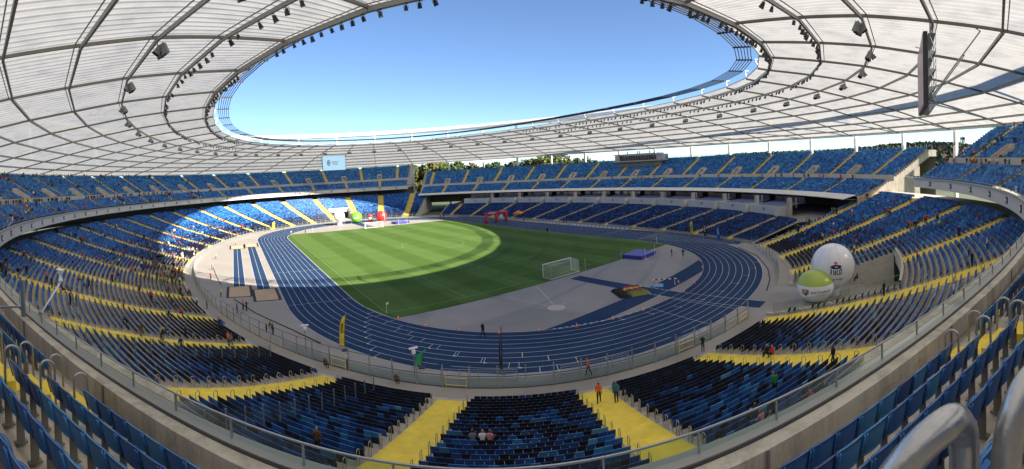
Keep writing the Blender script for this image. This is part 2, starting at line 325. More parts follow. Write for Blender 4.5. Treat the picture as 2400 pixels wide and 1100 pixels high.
# sand pits
def sandpit(x0, x1, y0, y1, lab):
    e = tag(empty('sand_pit', ((x0 + x1) / 2, (y0 + y1) / 2, 0)), lab, 'sand pit'); hx, hy = (x1 - x0) / 2, (y1 - y0) / 2
    m = MB(); m.box((0, 0, .02), (2 * hx, 2 * hy, .05)); m.build('sand', M['sand'], e)
    for nm, c, d in (('edge_mat', (-hx - .25, 0, .03), (.5, 2 * hy + .5, .06)), ('edge_mat', (hx + .25, 0, .03), (.5, 2 * hy + .5, .06)), ('edge_mat', (0, -hy - .12, .03), (2 * hx - .002, .24, .055)), ('edge_mat', (0, hy + .12, .03), (2 * hx - .002, .24, .055))):
        m = MB(); m.box(c, d); m.build(nm, M['black'], e)
sandpit(-57.1, -53.2, -34.3, -26.3, 'sand pit at the near end of the left jump runway'); sandpit(-52.3, -48.4, -38.0, -29.9, 'sand pit beside the track at the near end of the right jump runway')
sandpit(-57.0, -53.0, 25.6, 33.5, 'far sunlit sand pit of the left jump runway'); sandpit(-52.2, -48.4, 28.4, 36.2, 'far sunlit sand pit of the right jump runway')
sandpit(50.3, 53.3, -40.5, -31, 'long sand pit beside the home straight below the main stand')

# ------------------------------------------------------------------ terraces
def zl(k): u = np.maximum(np.asarray(k, float) - 4.4, 0); return .05 + .235 * u + .0022 * u * u
LROWS = 43; LRUN = .78; LK = 4.4 + LRUN * np.arange(LROWS); LZ = zl(LK)
TUN = [(-93.2, -82.0), (86.6, 93.4)]; TUNK = 21.0
RING_A, RING_B = 62.0, 305.0                                   # ring stand spans t = 62 .. 305 (= -55)
def wrapt(t): return (np.asarray(t, float) + 180) % 360 - 180
def tgrid(a, b, extra=(), step=1.0):
    g = np.concatenate([np.linspace(a, b, int(round((b - a) / step)) + 1), [x for x in extra if a < x < b]]); return np.unique(np.round(g, 4))
def terrace_mesh(T, K, Z, skip=None):
    """T: (n,), K,Z: (n,m) profile; returns V,F"""
    n, m = K.shape; P = S(np.repeat(T, m), K.ravel()); V = np.column_stack([P, Z.ravel()])
    i, j = np.meshgrid(np.arange(n - 1), np.arange(m - 1), indexing='ij'); a = i * m + j
    F = np.stack([a, a + 1, a + m + 1, a + m], -1).reshape(-1, 4)
    if skip is not None:
        tm = ((T[:-1] + T[1:]) / 2)[:, None] * np.ones((1, m - 1)); km = (K[:-1, :-1] + K[:-1, 1:]) / 2; F = F[~skip(wrapt(tm), km).ravel()]
    return V, F
def stepprof(k, z, run):
    kk = np.ravel(np.column_stack([k, k + run])); zz = np.ravel(np.column_stack([z, z])); return kk, zz
def in_tun(t, k): return (((t > TUN[0][0]) & (t < TUN[0][1])) | ((t > TUN[1][0]) & (t < TUN[1][1]))) & (k < TUNK)
TUNX = [x + o for pr_ in TUN for x in pr_ for o in (0, 360)]
T = tgrid(RING_A, RING_B, TUNX)
lower = tag(empty('lower_terrace', (0, -95, 0)), 'lower ring of stepped concrete terrace carrying rows of blue seats', 'terrace')
kk, zz = stepprof(LK, LZ, LRUN); kk = np.concatenate([[4.0, 4.0], kk, [46.]]); zz = np.concatenate([[-.3, LZ[0]], zz, [zz[-1]]])
def keep(o, root): o.parent = root; o.matrix_parent_inverse = Matrix.Translation(-Vector(root.location)); return o
V, F = terrace_mesh(T, np.tile(kk, (len(T), 1)), np.tile(zz, (len(T), 1)), in_tun); keep(npmesh('stepped_deck', V, F, M['concrete']), lower)
def cap(t, prof, base, root, m, name='end_wall', thick=.35, under=None):
    """vertical wall under a (k,z) profile at one t"""
    n2 = np.array([*tang(t), 0]) * thick; b = MB(); P = [S3(t, k, z) for k, z in prof]; Q = [S3(t, k, base if under is None else z - under) for k, z in prof]
    for i in range(len(P) - 1):
        if abs(prof[i][0] - prof[i + 1][0]) < 1e-6: continue
        a = [P[i], P[i + 1], Q[i + 1], Q[i]]; b.add(a + [x + n2 for x in a], [(0, 1, 2, 3), (7, 6, 5, 4), (0, 4, 5, 1), (1, 5, 6, 2), (2, 6, 7, 3), (3, 7, 4, 0)])
    keep(b.build(name, m), root)
prof_l = list(zip(kk[1:], zz[1:]))
cap(RING_A, prof_l, -.3, lower, M['concrete_pale'], thick=-.35); cap(RING_B, prof_l, -.3, lower, M['concrete_pale'])
for a_, b_ in TUN:                                            # tunnel cuts with their side walls
    pr_ = [(k, z + .35) for k, z in prof_l if k <= TUNK + .4]
    cap(a_, pr_, -.3, lower, M['concrete_pale'], 'tunnel_wall'); cap(b_, pr_, -.3, lower, M['concrete_pale'], 'tunnel_wall', -.35)
    b = MB(); tm = np.linspace(a_, b_, 7)
    for i in range(6):
        p, q = S(tm[i], TUNK), S(tm[i + 1], TUNK); zt = float(zl(TUNK)) + .9
        b.add([(*p, 3.2), (*q, 3.2), (*q, zt), (*p, zt)], [(0, 1, 2, 3)]); p2, q2 = S(tm[i], TUNK + .3), S(tm[i + 1], TUNK + .3); b.add([(*p, zt), (*q, zt), (*q2, zt), (*p2, zt)], [(0, 1, 2, 3)])
        b.add([(*p2, zt), (*q2, zt), (*q2, 4.), (*p2, 4.)], [(0, 1, 2, 3)])
    keep(b.build('tunnel_header', M['concrete_pale']), lower)
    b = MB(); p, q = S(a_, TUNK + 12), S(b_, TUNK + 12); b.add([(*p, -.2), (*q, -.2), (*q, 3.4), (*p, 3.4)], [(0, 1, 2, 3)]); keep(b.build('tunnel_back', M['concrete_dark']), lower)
    b = MB(); P = [S(t_, k_) for k_ in (7., TUNK + 12.) for t_ in (a_, b_)]; b.add([(*P[0], .004), (*P[1], .004), (*P[3], .004), (*P[2], .004)], [(0, 1, 3, 2)][:0] + [(0, 1, 2, 3)]); keep(b.build('tunnel_floor', M['concrete']), lower)
# upper ring stand
UA, UB = 67.6, 292.5                                          # 292.5 = -67.5
URUN = .8; ULK = 36.1 + URUN * np.arange(7); ULZ = 14.96 + .45 * np.arange(7)
UUK = 45.2 + URUN * np.arange(17); UUZ = 19.1 + .475 * np.arange(17)
WZ = 17.9
upper = tag(empty('upper_terrace', (0, -125, 0)), 'upper ring of stepped concrete terrace above the pale curved fascia', 'terrace')
k1, z1 = stepprof(ULK, ULZ, URUN); k2, z2 = stepprof(UUK, UUZ, URUN)
kk = np.concatenate([[35.6, 36.1], k1, [41.7, 44.9, 44.9], k2, [62.0]]); zz = np.concatenate([[14.6, 14.6], z1, [WZ, WZ, UUZ[0]], z2, [z2[-1]]])
T = tgrid(UA, UB)
V, F = terrace_mesh(T, np.tile(kk, (len(T), 1)), np.tile(zz, (len(T), 1))); keep(npmesh('stepped_deck', V, F, M['concrete']), upper)
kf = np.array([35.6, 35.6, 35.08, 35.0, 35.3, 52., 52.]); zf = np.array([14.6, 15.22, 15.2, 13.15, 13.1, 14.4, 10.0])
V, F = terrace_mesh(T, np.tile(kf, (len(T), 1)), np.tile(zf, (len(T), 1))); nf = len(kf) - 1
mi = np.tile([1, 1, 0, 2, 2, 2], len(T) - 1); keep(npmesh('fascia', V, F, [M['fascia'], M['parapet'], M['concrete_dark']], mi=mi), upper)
cap_prof = list(zip(kk, zz)); cap(UA, cap_prof, 14.0, upper, M['concrete_pale'], thick=-.3); cap(UB, cap_prof, 14.0, upper, M['concrete_pale'])
b = MB()                                                      # walkway parapet between the two banks
V, F = terrace_mesh(T, np.tile([44.88, 44.88, 45.05, 45.05], (len(T), 1)), np.tile([WZ, UUZ[0] + .55, UUZ[0] + .55, UUZ[0]], (len(T), 1))); keep(npmesh('bank_parapet', V, F, M['concrete_pale']), upper)
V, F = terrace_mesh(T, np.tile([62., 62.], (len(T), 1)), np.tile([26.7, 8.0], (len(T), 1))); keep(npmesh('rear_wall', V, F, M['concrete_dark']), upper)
# main stand
MA, MBt = -57.0, 64.0
def kfront(t): return -9.6 + 12.6 * np.minimum((np.abs(t) / 52.) ** 2, 1.05)
main = tag(empty('main_stand', (90, 0, 0)), 'main grandstand with glazed boxes below its upper bank and dark blue lower seats', 'stand')
T = tgrid(-54.6, 53.0); MLN = 24
def main_prof(t):
    k0 = kfront(t); ks = k0 + (16. - k0) * np.arange(MLN) / MLN; zs = .45 + (4.1 - .45) * np.arange(MLN) / (MLN - 1); run = (16. - k0) / MLN
    a, c = stepprof(ks, zs, run); return np.concatenate([[k0, k0], a, [17.5]]), np.concatenate([[-.3, zs[0]], c, [c[-1]]]), ks, zs, run
KZ = [main_prof(t) for t in T]; K = np.array([x[0] for x in KZ]); Z = np.array([x[1] for x in KZ])
V, F = terrace_mesh(T, K, Z); keep(npmesh('stepped_deck', V, F, M['concrete']), main)
T2 = tgrid(MA, MBt); MLK = 32.5 + .8 * np.arange(12); MLZ = 9.7 + .30 * np.arange(12); MUK = 44.2 + .8 * np.arange(18); MUZ = 14.5 + .44 * np.arange(18)
k1, z1 = stepprof(MLK, MLZ, .8); k2, z2 = stepprof(MUK, MUZ, .8)
kk = np.concatenate([[31.4], k1, [42.4, 43.9, 43.9], k2, [61.]]); zz = np.concatenate([[9.7], z1, [13.3, 13.3, MUZ[0]], z2, [z2[-1]]])
V, F = terrace_mesh(T2, np.tile(kk, (len(T2), 1)), np.tile(zz, (len(T2), 1))); keep(npmesh('upper_deck', V, F, M['concrete']), main)
cap(MA, list(zip(kk, zz)), 8.4, main, M['concrete'], thick=-.35, under=2.0); cap(MBt, list(zip(kk, zz)), 8.4, main, M['concrete'], under=2.0)
cap(MA + .5, [(k_, z_) for k_, z_ in zip(kk, zz - 1.2) if 32 < k_ < 56], 3.9, main, M['concrete'], 'end_infill', thick=.3); cap(MBt - .5, [(k_, z_) for k_, z_ in zip(kk, zz - 1.2) if 32 < k_ < 56], 3.9, main, M['concrete'], 'end_infill', thick=-.3)
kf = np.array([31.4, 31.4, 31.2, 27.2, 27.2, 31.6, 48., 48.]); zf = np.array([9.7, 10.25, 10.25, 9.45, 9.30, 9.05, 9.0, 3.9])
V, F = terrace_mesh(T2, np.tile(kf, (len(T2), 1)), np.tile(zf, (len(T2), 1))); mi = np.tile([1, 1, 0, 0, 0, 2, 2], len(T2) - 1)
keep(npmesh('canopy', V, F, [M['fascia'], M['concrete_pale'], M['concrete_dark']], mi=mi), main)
V, F = terrace_mesh(T2, np.tile([43.88, 43.88, 44.05, 44.05], (len(T2), 1)), np.tile([13.3, MUZ[0] + .45, MUZ[0] + .45, MUZ[0]], (len(T2), 1))); keep(npmesh('bank_parapet', V, F, M['concrete_pale']), main)
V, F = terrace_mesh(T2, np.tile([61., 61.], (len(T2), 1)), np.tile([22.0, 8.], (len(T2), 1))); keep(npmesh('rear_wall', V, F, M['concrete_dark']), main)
# ------------------------------------------------------------------ stairs
LOW_AIS = [t for t in AIS if (t % 360) > RING_A + 1 and (t % 360) < RING_B - 1]
UP_AIS = [t for t in AIS if (t % 360) > UA + 1.0 and (t % 360) < UB - 1.0]
MID = [warp(t + 4.5) for t in AX]
UP_MID = [t for t in MID if (t % 360) > UA + 1.0 and (t % 360) < UB - 1.0]
MAIN_AIS = [t for t in AIS if MA + 1 < wrapt(t) < MBt - 1]; MAIN_MID = [t for t in MID if MA + 1 < wrapt(t) < MBt - 1]
def flight(t, ks, zs, run, w, root, half=2, name='stairs', yel=None, last=None):
    """one flight: half-steps between successive rows, extruded across the aisle"""
    b = MB(); n = nrm(t); tg = tang(t); o0 = S(t, 0.0); L = len(ks); zz_ = list(zs) + [last if last is not None else 2 * zs[-1] - zs[-2]]
    pts = [(ks[0] - .02, zs[0] - .3)]
    for i in range(L):
        rise = zz_[i + 1] - zs[i]
        for h in range(half):
            k0 = ks[i] + run * h / half; k1 = ks[i] + run * (h + 1) / half; z = zs[i] + rise * h / half + .012
            pts += [(k0 + .01, z - .04), (k0 - .03, z - .04), (k0 - .03, z), (k1 - .004, z)]
    c = [np.array([*(o0 + k * n), z]) for k, z in pts]; s_ = np.array([*tg, 0]) * w / 2
    for i in range(len(c) - 1): b.add([c[i] - s_, c[i + 1] - s_, c[i + 1] + s_, c[i] + s_], [(0, 1, 2, 3)])
    for sg in (-1, 1):                                         # side cheeks
        for i in range(3, len(c) - 1, 4):
            a0, a1 = c[i] + sg * s_, c[i + 1] + sg * s_; b.add([a0, a1, a1 - np.array([0, 0, .35]), a0 - np.array([0, 0, .35])], [(0, 1, 2, 3)])
    return keep(b.build(name, yel or M['yellow']), root)
for t in LOW_AIS:
    i0 = int(np.argmax(LK > TUNK + .4)) if any(a_ < wrapt(t) < b_ for a_, b_ in TUN) else 0
    flight(t, LK[i0:], LZ[i0:], LRUN, 2.9, lower, last=LZ[-1])
for t in UP_AIS: flight(t, ULK, ULZ, URUN, 1.25, upper)
for t in UP_MID: flight(t, UUK, UUZ, URUN, 1.35, upper, last=UUZ[-1])
for t in MAIN_AIS:
    if -54 < t < 52:
        _, _, ks, zs, run = main_prof(t); flight(t, ks, zs, run, 1.7, main, last=zs[-1])
    flight(t, MLK, MLZ, .8, 1.35, main)
for t in MAIN_MID: flight(t, MUK, MUZ, .8, 1.4, main, last=MUZ[-1])
# vomitory mouths in the upper banks (pale concrete frames over dark openings)
def vomitory(t, k0, z0, run, rise, root, w=2.0, rows=5):
    b = MB(); n = np.array([*nrm(t), 0]); tg = np.array([*tang(t), 0]); up = np.array([0, 0, 1.])
    c0 = np.array([*S(t, k0), 0]); D = run * rows; H = rise * rows
    for sg in (-1, 1):
        c = c0 + tg * sg * (w / 2 + .12); a = [c + up * (z0 - .95), c + n * D + up * (z0 + H - .2), c + n * D + up * (z0 + H + 1.0), c + up * (z0 + .9)]
        a2 = [x + tg * sg * .22 for x in a]; b.add(a + a2, [(0, 1, 2, 3), (7, 6, 5, 4), (0, 4, 5, 1), (1, 5, 6, 2), (2, 6, 7, 3), (3, 7, 4, 0)])
    e = c0 + n * (D + .02); b.box(e + up * (z0 + H + .55), (w + .66, .22, 1.05), 0, fr=(tg, n, up))
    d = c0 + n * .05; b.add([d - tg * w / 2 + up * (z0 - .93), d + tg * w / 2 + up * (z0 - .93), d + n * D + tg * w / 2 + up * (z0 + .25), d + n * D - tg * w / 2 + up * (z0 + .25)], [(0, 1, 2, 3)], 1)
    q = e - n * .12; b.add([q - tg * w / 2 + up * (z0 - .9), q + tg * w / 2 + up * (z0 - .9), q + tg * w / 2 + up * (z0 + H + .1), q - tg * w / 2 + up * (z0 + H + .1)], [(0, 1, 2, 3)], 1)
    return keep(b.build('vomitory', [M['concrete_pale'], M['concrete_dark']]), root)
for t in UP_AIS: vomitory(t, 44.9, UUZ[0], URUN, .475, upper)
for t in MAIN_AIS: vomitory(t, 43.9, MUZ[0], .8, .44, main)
# ------------------------------------------------------------------ seats
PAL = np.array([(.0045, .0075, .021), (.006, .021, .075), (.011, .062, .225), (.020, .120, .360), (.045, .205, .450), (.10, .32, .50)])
PNAME = ['near-black navy', 'navy', 'royal blue', 'mid blue', 'azure blue', 'pale blue']
def seat_rows(ks, zs, off, ta, tb, ais, aw, weights, skip=None, pitch=.55, kfun=None):
    out = []
    for i in range(len(zs)):
        tf = np.linspace(ta, tb, 1500); kr = (ks[i] if kfun is None else kfun(tf)[i]) + off; kr = np.broadcast_to(kr, tf.shape)
        P = S(tf, kr); s_ = np.concatenate([[0], np.cumsum(np.linalg.norm(np.diff(P, axis=0), axis=1))]); n = int((s_[-1] - .6) / pitch)
        sc = .3 + pitch * (np.arange(n) + .5); tc = np.interp(sc, s_, tf); kc = np.interp(sc, s_, kr); ok = np.ones(n, bool)
        for a in ais:
            for aa in (a, a + 360, a - 360):
                if ta - 2 < aa < tb + 2: ok &= np.abs(np.interp(aa, tf, s_) - sc) > aw
        if skip is not None: ok &= ~skip(wrapt(tc), kc, i)
        tc = tc[ok]; kc = kc[ok]; p = S(tc, kc); nn = nrm(tc); w = weights(i / max(len(zs) - 1, 1)); w = np.array(w) / np.sum(w)
        ci = RNG.choice(6, len(tc), p=w); same = RNG.random(len(tc)) < .35; ci[1:][same[1:]] = ci[:-1][same[1:]]
        out.append(np.column_stack([p, np.full(len(tc), zs[i]), nn, ci, np.full(len(tc), i), tc]))
    return np.concatenate(out)
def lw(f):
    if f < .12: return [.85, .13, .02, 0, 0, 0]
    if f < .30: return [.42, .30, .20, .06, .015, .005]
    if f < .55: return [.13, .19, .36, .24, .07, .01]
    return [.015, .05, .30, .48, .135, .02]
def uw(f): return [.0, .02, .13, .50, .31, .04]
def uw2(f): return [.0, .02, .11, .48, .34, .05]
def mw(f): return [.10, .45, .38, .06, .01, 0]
vom_skip = lambda rows, ais, wd: (lambda t, k, i: (np.min(np.abs((t[:, None] - np.array(ais)[None, :] + 180) % 360 - 180) * dsdt(t, k)[:, None], axis=1) < wd) if i < rows else np.zeros(len(t), bool))
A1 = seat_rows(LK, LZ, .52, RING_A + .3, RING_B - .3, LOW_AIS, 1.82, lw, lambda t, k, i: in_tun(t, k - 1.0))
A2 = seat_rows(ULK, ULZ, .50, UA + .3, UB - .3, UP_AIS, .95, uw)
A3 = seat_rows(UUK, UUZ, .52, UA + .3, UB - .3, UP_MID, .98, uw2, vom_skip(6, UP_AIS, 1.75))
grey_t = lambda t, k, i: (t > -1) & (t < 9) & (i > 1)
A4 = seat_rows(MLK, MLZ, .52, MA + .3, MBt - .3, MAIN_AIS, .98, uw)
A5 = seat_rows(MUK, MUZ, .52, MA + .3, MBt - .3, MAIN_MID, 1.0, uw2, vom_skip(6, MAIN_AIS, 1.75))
kf_main = lambda tf: [kfront(tf) + (16. - kfront(tf)) * i / MLN for i in range(MLN)]
A6 = seat_rows(None, .45 + (4.1 - .45) * np.arange(MLN) / (MLN - 1), .55, -54.2, 52.5, MAIN_AIS, 1.2, mw, kfun=kf_main)
camxy = CAM[:2]
# nearest seats become single objects
near = []
def dist_of(A, dz=.6): return np.sqrt(((A[:, :2] - camxy) ** 2).sum(1) + (A[:, 2] + dz - CAM[2]) ** 2)
P2 = pix(np.column_stack([A2[:, :2], A2[:, 2] + .6])); d2 = dist_of(A2); vis2 = (P2[:, 0] > -60) & (P2[:, 0] < 2460) & (P2[:, 1] < 1180)
P1 = pix(np.column_stack([A1[:, :2], A1[:, 2] + .6])); d1 = dist_of(A1); vis1 = (P1[:, 0] > 0) & (P1[:, 0] < 2400) & (P1[:, 1] < 1095)
cand = np.concatenate([np.where(vis2, d2, 1e9), np.where(vis1, d1, 1e9)]); thr = np.sort(cand)[300]
n2 = vis2 & (d2 < thr); n1 = vis1 & (d1 < thr)
behind = np.zeros(len(A2), bool)
single = np.concatenate([A2[n2], A1[n1]]); tier = np.concatenate([np.ones(n2.sum()), np.zeros(n1.sum())])
mass = np.concatenate([A1[~n1], A2[~n2], A3, A4, A5, A6])
# template for the mass: tip-up seat, back shell and folded pan, plus the pale bracket between neighbours. local x along row, y towards the pitch, z up
def boxq(x0, x1, y0, y1, z0, z1, lean0, lean1, faces):
    v = np.array([(x0, y0 + lean0, z0), (x1, y0 + lean0, z0), (x1, y1 + lean0, z0), (x0, y1 + lean0, z0), (x0, y0 + lean1, z1), (x1, y0 + lean1, z1), (x1, y1 + lean1, z1), (x0, y1 + lean1, z1)], float)
    q = dict(b=(0, 1, 5, 4), f=(2, 3, 7, 6), t=(4, 5, 6, 7), l=(3, 0, 4, 7), r=(1, 2, 6, 5), u=(0, 3, 2, 1)); return v, np.array([q[c] for c in faces])
v1, f1 = boxq(-.258, .258, -.03, .03, .36, .82, 0, -.10, 'bftlr'); v2, f2 = boxq(-.24, .24, .04, .13, .26, .68, .02, -.06, 'ftlr'); v3, f3 = boxq(.264, .286, -.06, .04, .10, .48, 0, -.02, 'btf')
TV = np.concatenate([v1, v2, v3]); TF = np.concatenate([f1, f2 + 8, f3 + 16]); nvt, nft = len(TV), len(TF)
def seat_mass(A, name):
    n = len(A); X = np.column_stack([A[:, 4], -A[:, 3]]); Yd = -A[:, 3:5]
    jit = (RNG.random((n, 1)) - .5) * .03
    V = np.empty((n, nvt, 3), np.float32)
    V[:, :, :2] = A[:, None, :2] + TV[None, :, 0, None] * X[:, None, :] + (TV[None, :, 1, None] + jit[:, :, None]) * Yd[:, None, :]; V[:, :, 2] = A[:, None, 2] + TV[None, :, 2]
    F = (TF[None] + (np.arange(n) * nvt)[:, None, None]).reshape(-1, 4)
    c = PAL[A[:, 5].astype(int)] * (0.85 + .3 * RNG.random((n, 1))); C = np.repeat(c[:, None, :], nft, 1); C[:, len(f1) + len(f2):] = (.22, .21, .19); 
    return npmesh(name, V.reshape(-1, 3), F, M['seat'], fcol=C.reshape(-1, 3))
tag(seat_mass(mass, 'seat_rows'), 'rows of blue folding stadium seats filling the far terraces', 'seats', kind='stuff')
# single seats: rounded shell with rim, folded pan, bracket
def shell(w, h, zb, y, lean, th, curve, n=7, m=6, top=.06):
    b = MB(); g = []
    for side in (0, 1):
        for j in range(m + 1):
            v = j / m
            for i in range(n + 1):
                u = i / n * 2 - 1; hw = w / 2 * (1 - .06 * (v > .8) * (v - .8) / .2); z = zb + h * v + top * v * (1 - u * u) - top * .5 * v
                yy = y - lean * v + curve * (u * u) + (th if side else 0); b.v.append((u * hw, yy, z))
    N = (n + 1) * (m + 1)
    for j in range(m):
        for i in range(n):
            a = j * (n + 1) + i; b.f.append((a, a + 1, a + n + 2, a + n + 1)); a += N; b.f.append((a + n + 1, a + n + 2, a + 1, a))
    def edge(idx):
        for p, q in zip(idx[:-1], idx[1:]): b.f.append((p, p + N, q + N, q))
    edge([i for i in range(n + 1)][::-1]); edge([m * (n + 1) + i for i in range(n + 1)]); edge([j * (n + 1) for j in range(m + 1)]); edge([j * (n + 1) + n for j in range(m + 1)][::-1])
    b.m = [0] * len(b.f); return b
seat_mats = [mat('seat_' + PNAME[i].replace(' ', '_'), tuple(PAL[i]), .38, noise=.08, scale=9, bump=.03) for i in range(6)]
def tmpl(mb, name):
    me = bpy.data.meshes.new(name); me.from_pydata(mb.v, [], mb.f); me.polygons.foreach_set('use_smooth', [True] * len(me.polygons)); me.materials.append(None); me.update(); return me
bk = shell(.548, .42, .38, .02, .10, .03, .04, top=.03)
for sx in (-1, 1): bk.tube([(sx * .245, -.012 + .04, .40), (sx * .245, -.11 + .04, .78)], .014, 5)
bk.m = [0] * len(bk.f); bk_me = tmpl(bk, 'backrest')
pn = shell(.44, .36, .33, .13, .10, .035, -.03, top=.03); pan_me = tmpl(pn, 'seat_pan')
br = MB(); br.box((.275, .06, .26), (.03, .12, .40)); br.box((.275, .06, .05), (.09, .2, .03)); br_me = bpy.data.meshes.new('bracket'); br_me.from_pydata(br.v, [], br.f); br_me.materials.append(M['rib_steel'])
ORD = ['first', 'second', 'third', 'fourth', 'fifth', 'sixth', 'seventh', 'eighth', 'ninth', 'tenth', 'eleventh', 'twelfth', 'thirteenth', 'fourteenth', 'fifteenth', 'sixteenth', 'seventeenth', 'eighteenth', 'nineteenth', 'twentieth'] + ['twenty-' + x for x in ('first', 'second', 'third', 'fourth', 'fifth', 'sixth', 'seventh', 'eighth', 'ninth')] + ['thirtieth'] + ['thirty-' + x for x in ('first', 'second', 'third', 'fourth', 'fifth', 'sixth', 'seventh', 'eighth', 'ninth')] + ['fortieth'] + ['forty-' + x for x in ('first', 'second', 'third', 'fourth')]
for r, ti in zip(single, tier):
    e = empty('stadium_seat', (r[0], r[1], r[2]), math.atan2(r[3], -r[4])); side = 'left' if pix([r[0], r[1], r[2] + .6])[0, 0] < 1200 else 'right'
    if ti: lab = f"{PNAME[int(r[5])]} folding seat in the {ORD[int(r[6])]} row behind the near glass balustrade, {side} part"; g = f"near terrace seats, {ORD[int(r[6])]} row, {side}, {PNAME[int(r[5])]}"
    else: blk = 'left of the left stairs' if wrapt(r[7]) < -123 else 'between the near stairs' if wrapt(r[7]) < -113.5 else 'right of the right stairs'; lab = f"{PNAME[int(r[5])]} folding seat, {ORD[int(r[6])]} row of the lower block {blk}"; g = f"lower terrace row {int(r[6]) + 1} {blk}, {PNAME[int(r[5])]}"
    tag(e, lab, 'seat', g)
    for nm, me in (('backrest', bk_me), ('seat_pan', pan_me)):
        o = link(nm, me, e); o.material_slots[0].link = 'OBJECT'; o.material_slots[0].material = seat_mats[int(r[5])]
    link('bracket', br_me, e)

# ------------------------------------------------------------------ roof
RK = np.array([1.5, 10., 17.5, 25.4, 33., 41., 49., 56.4, 64.]); RZ = np.array([37.2, 36.5, 35.8, 34.7, 33.7, 32.4, 30.9, 29.5, 27.9])
roof = tag(empty('stadium_roof', (0, 157, 0)), 'huge ring roof of translucent corrugated sheets on grey steel ribs', 'roof')
EK, EZ = -0.5, 37.5
def soval(t, a, b, n):
    c, s_ = math.cos(math.radians(t)), math.sin(math.radians(t)); f = (abs(c) ** n + abs(s_) ** n) ** (-1 / n); return np.array([a * c * f, b * s_ * f])
def rp3(t, k, z):
    """roof axes: a squarer oval at the inner edge easing into the bowl's ellipse at the eaves"""
    if k >= 1.5: w = (k - 1.5) / 62.5; p = (1 - w) * (soval(t, 61.3, 92.0, 2.19)) + w * S(t, 64.); 
    if k > 64: p = S(t, k)
    if k < 1.5: p = soval(t, 61.3, 92.0, 2.19) + (k - 1.5) * nrm(t)
    return np.array([p[0], p[1], z])
allk = np.concatenate([[EK], RK]); allz = np.concatenate([[EZ], RZ])
def corr(tA, tB, k0, z0, k1, z1, nw):
    """one corrugated panel between two axes: wide pans and narrow raised ribs running outward"""
    b = MB(); st = []
    for i in range(nw):
        for f, h in ((0, 0), (.16, .055), (.32, .055), (.48, 0)): st.append(((i + f) / nw, h))
    st.append((1.0, 0)); off = .30
    A0, A1, B0, B1 = rp3(tA, k0, z0), rp3(tA, k1, z1), rp3(tB, k0, z0), rp3(tB, k1, z1)
    for f, h in st:
        u = np.array([0, 0, off + h]); b.v.append(tuple(A0 + (B0 - A0) * f + u)); b.v.append(tuple(A1 + (B1 - A1) * f + u))
    for i in range(len(st) - 1): b.f.append((2 * i, 2 * i + 1, 2 * i + 3, 2 * i + 2)); b.m.append(0)
    return b
def axvis(t, k, z): p = pix(rp3(t, k, z))[0]; return -500 < p[0] < 2900 and p[1] > -350
rest = MB(); npan = 0
for j in range(40):
    tA, tB = AX[j], AX[j] + 9
    for i in range(len(allk) - 1):
        nw = 13; b = corr(tA, tB, allk[i], allz[i], allk[i + 1], allz[i + 1], nw)
        vis = any(axvis(t_, k_, z_) for t_ in (tA, tB) for k_, z_ in ((allk[i], allz[i]), (allk[i + 1], allz[i + 1])))
        if vis and npan < 300: keep(b.build('roof_panel', M['roof']), roof); npan += 1
        else: rest.add(b.v, b.f)
    k0, z0, k1, z1 = 64., 27.9, 67.5, 28.6
keep(rest.build('roof_sheeting', M['roof']), roof)['kind'] = 'stuff'
def beam(b, p, q, w, h, mi=0):
    p = np.array(p, float); q = np.array(q, float); d = q - p; L = np.linalg.norm(d); d /= L; s_ = np.cross(d, [0, 0, 1.]); s_ /= np.linalg.norm(s_); u = np.cross(s_, d)
    b.box((p + q) / 2, (L, w, h), mi, fr=(d, s_, u))
for j, t in enumerate(AX):                                     # radial ribs, one per axis, and ring purlins, one per bay
    b = MB()
    for i in range(len(allk) - 1): beam(b, rp3(t, allk[i], allz[i] + .02), rp3(t, allk[i + 1], allz[i + 1] + .02), .20, .34)
    keep(b.build('radial_rib', M['rib_steel']), roof)
for i in range(len(RK)):
    b = MB()
    for j in range(40):
        w, h = (.45, .52) if i == 0 else (.26, .40)
        if i == len(RK) - 1: w, h = 1.5, 1.3
        zz0 = RZ[i] - (.22 if i < len(RK) - 1 else -.55); beam(b, rp3(AX[j], RK[i], zz0), rp3(AX[j] + 9, RK[i], zz0), w, h)
        if i < len(RK) - 1:                                   # a second thin tube and stubs along each purlin
            b.tube([rp3(AX[j], RK[i] + .55, RZ[i] + .12), rp3(AX[j] + 9, RK[i] + .55, RZ[i] + .12)], .07, 5)
    keep(b.build('ring_purlin' if i < len(RK) - 1 else 'eave_ring', M['roof_steel'] if i < len(RK) - 1 else M['white_steel']), roof)
b = MB()
for j in range(40): beam(b, rp3(AX[j], EK, EZ + .28), rp3(AX[j] + 9, EK, EZ + .28), .14, .2)
keep(b.build('roof_edge', M['white_steel']), roof)
for t in AX:                                                   # columns and struts up to the outer compression ring
    b = MB(); n = np.array([*nrm(t), 0]); tg = np.array([*tang(t), 0]); b.box(rp3(t, 66.2, 14), (1.0, 1.25, 28.4), fr=(tg, n, np.array([0, 0, 1.]))); keep(b.build('column', M['white_steel']), roof)
    b = MB(); b.tube([rp3(t, 66.5, 28.4), rp3(t, 67.0, 48.6)], .8, 8); keep(b.build('strut', M['white_steel']), roof)
b = MB(); b.tube([rp3(t, 67.0, 49.0) for t in AX], 1.5, 10, closed=True); keep(b.build('compression_ring', M['white_steel'], smooth=True), roof)
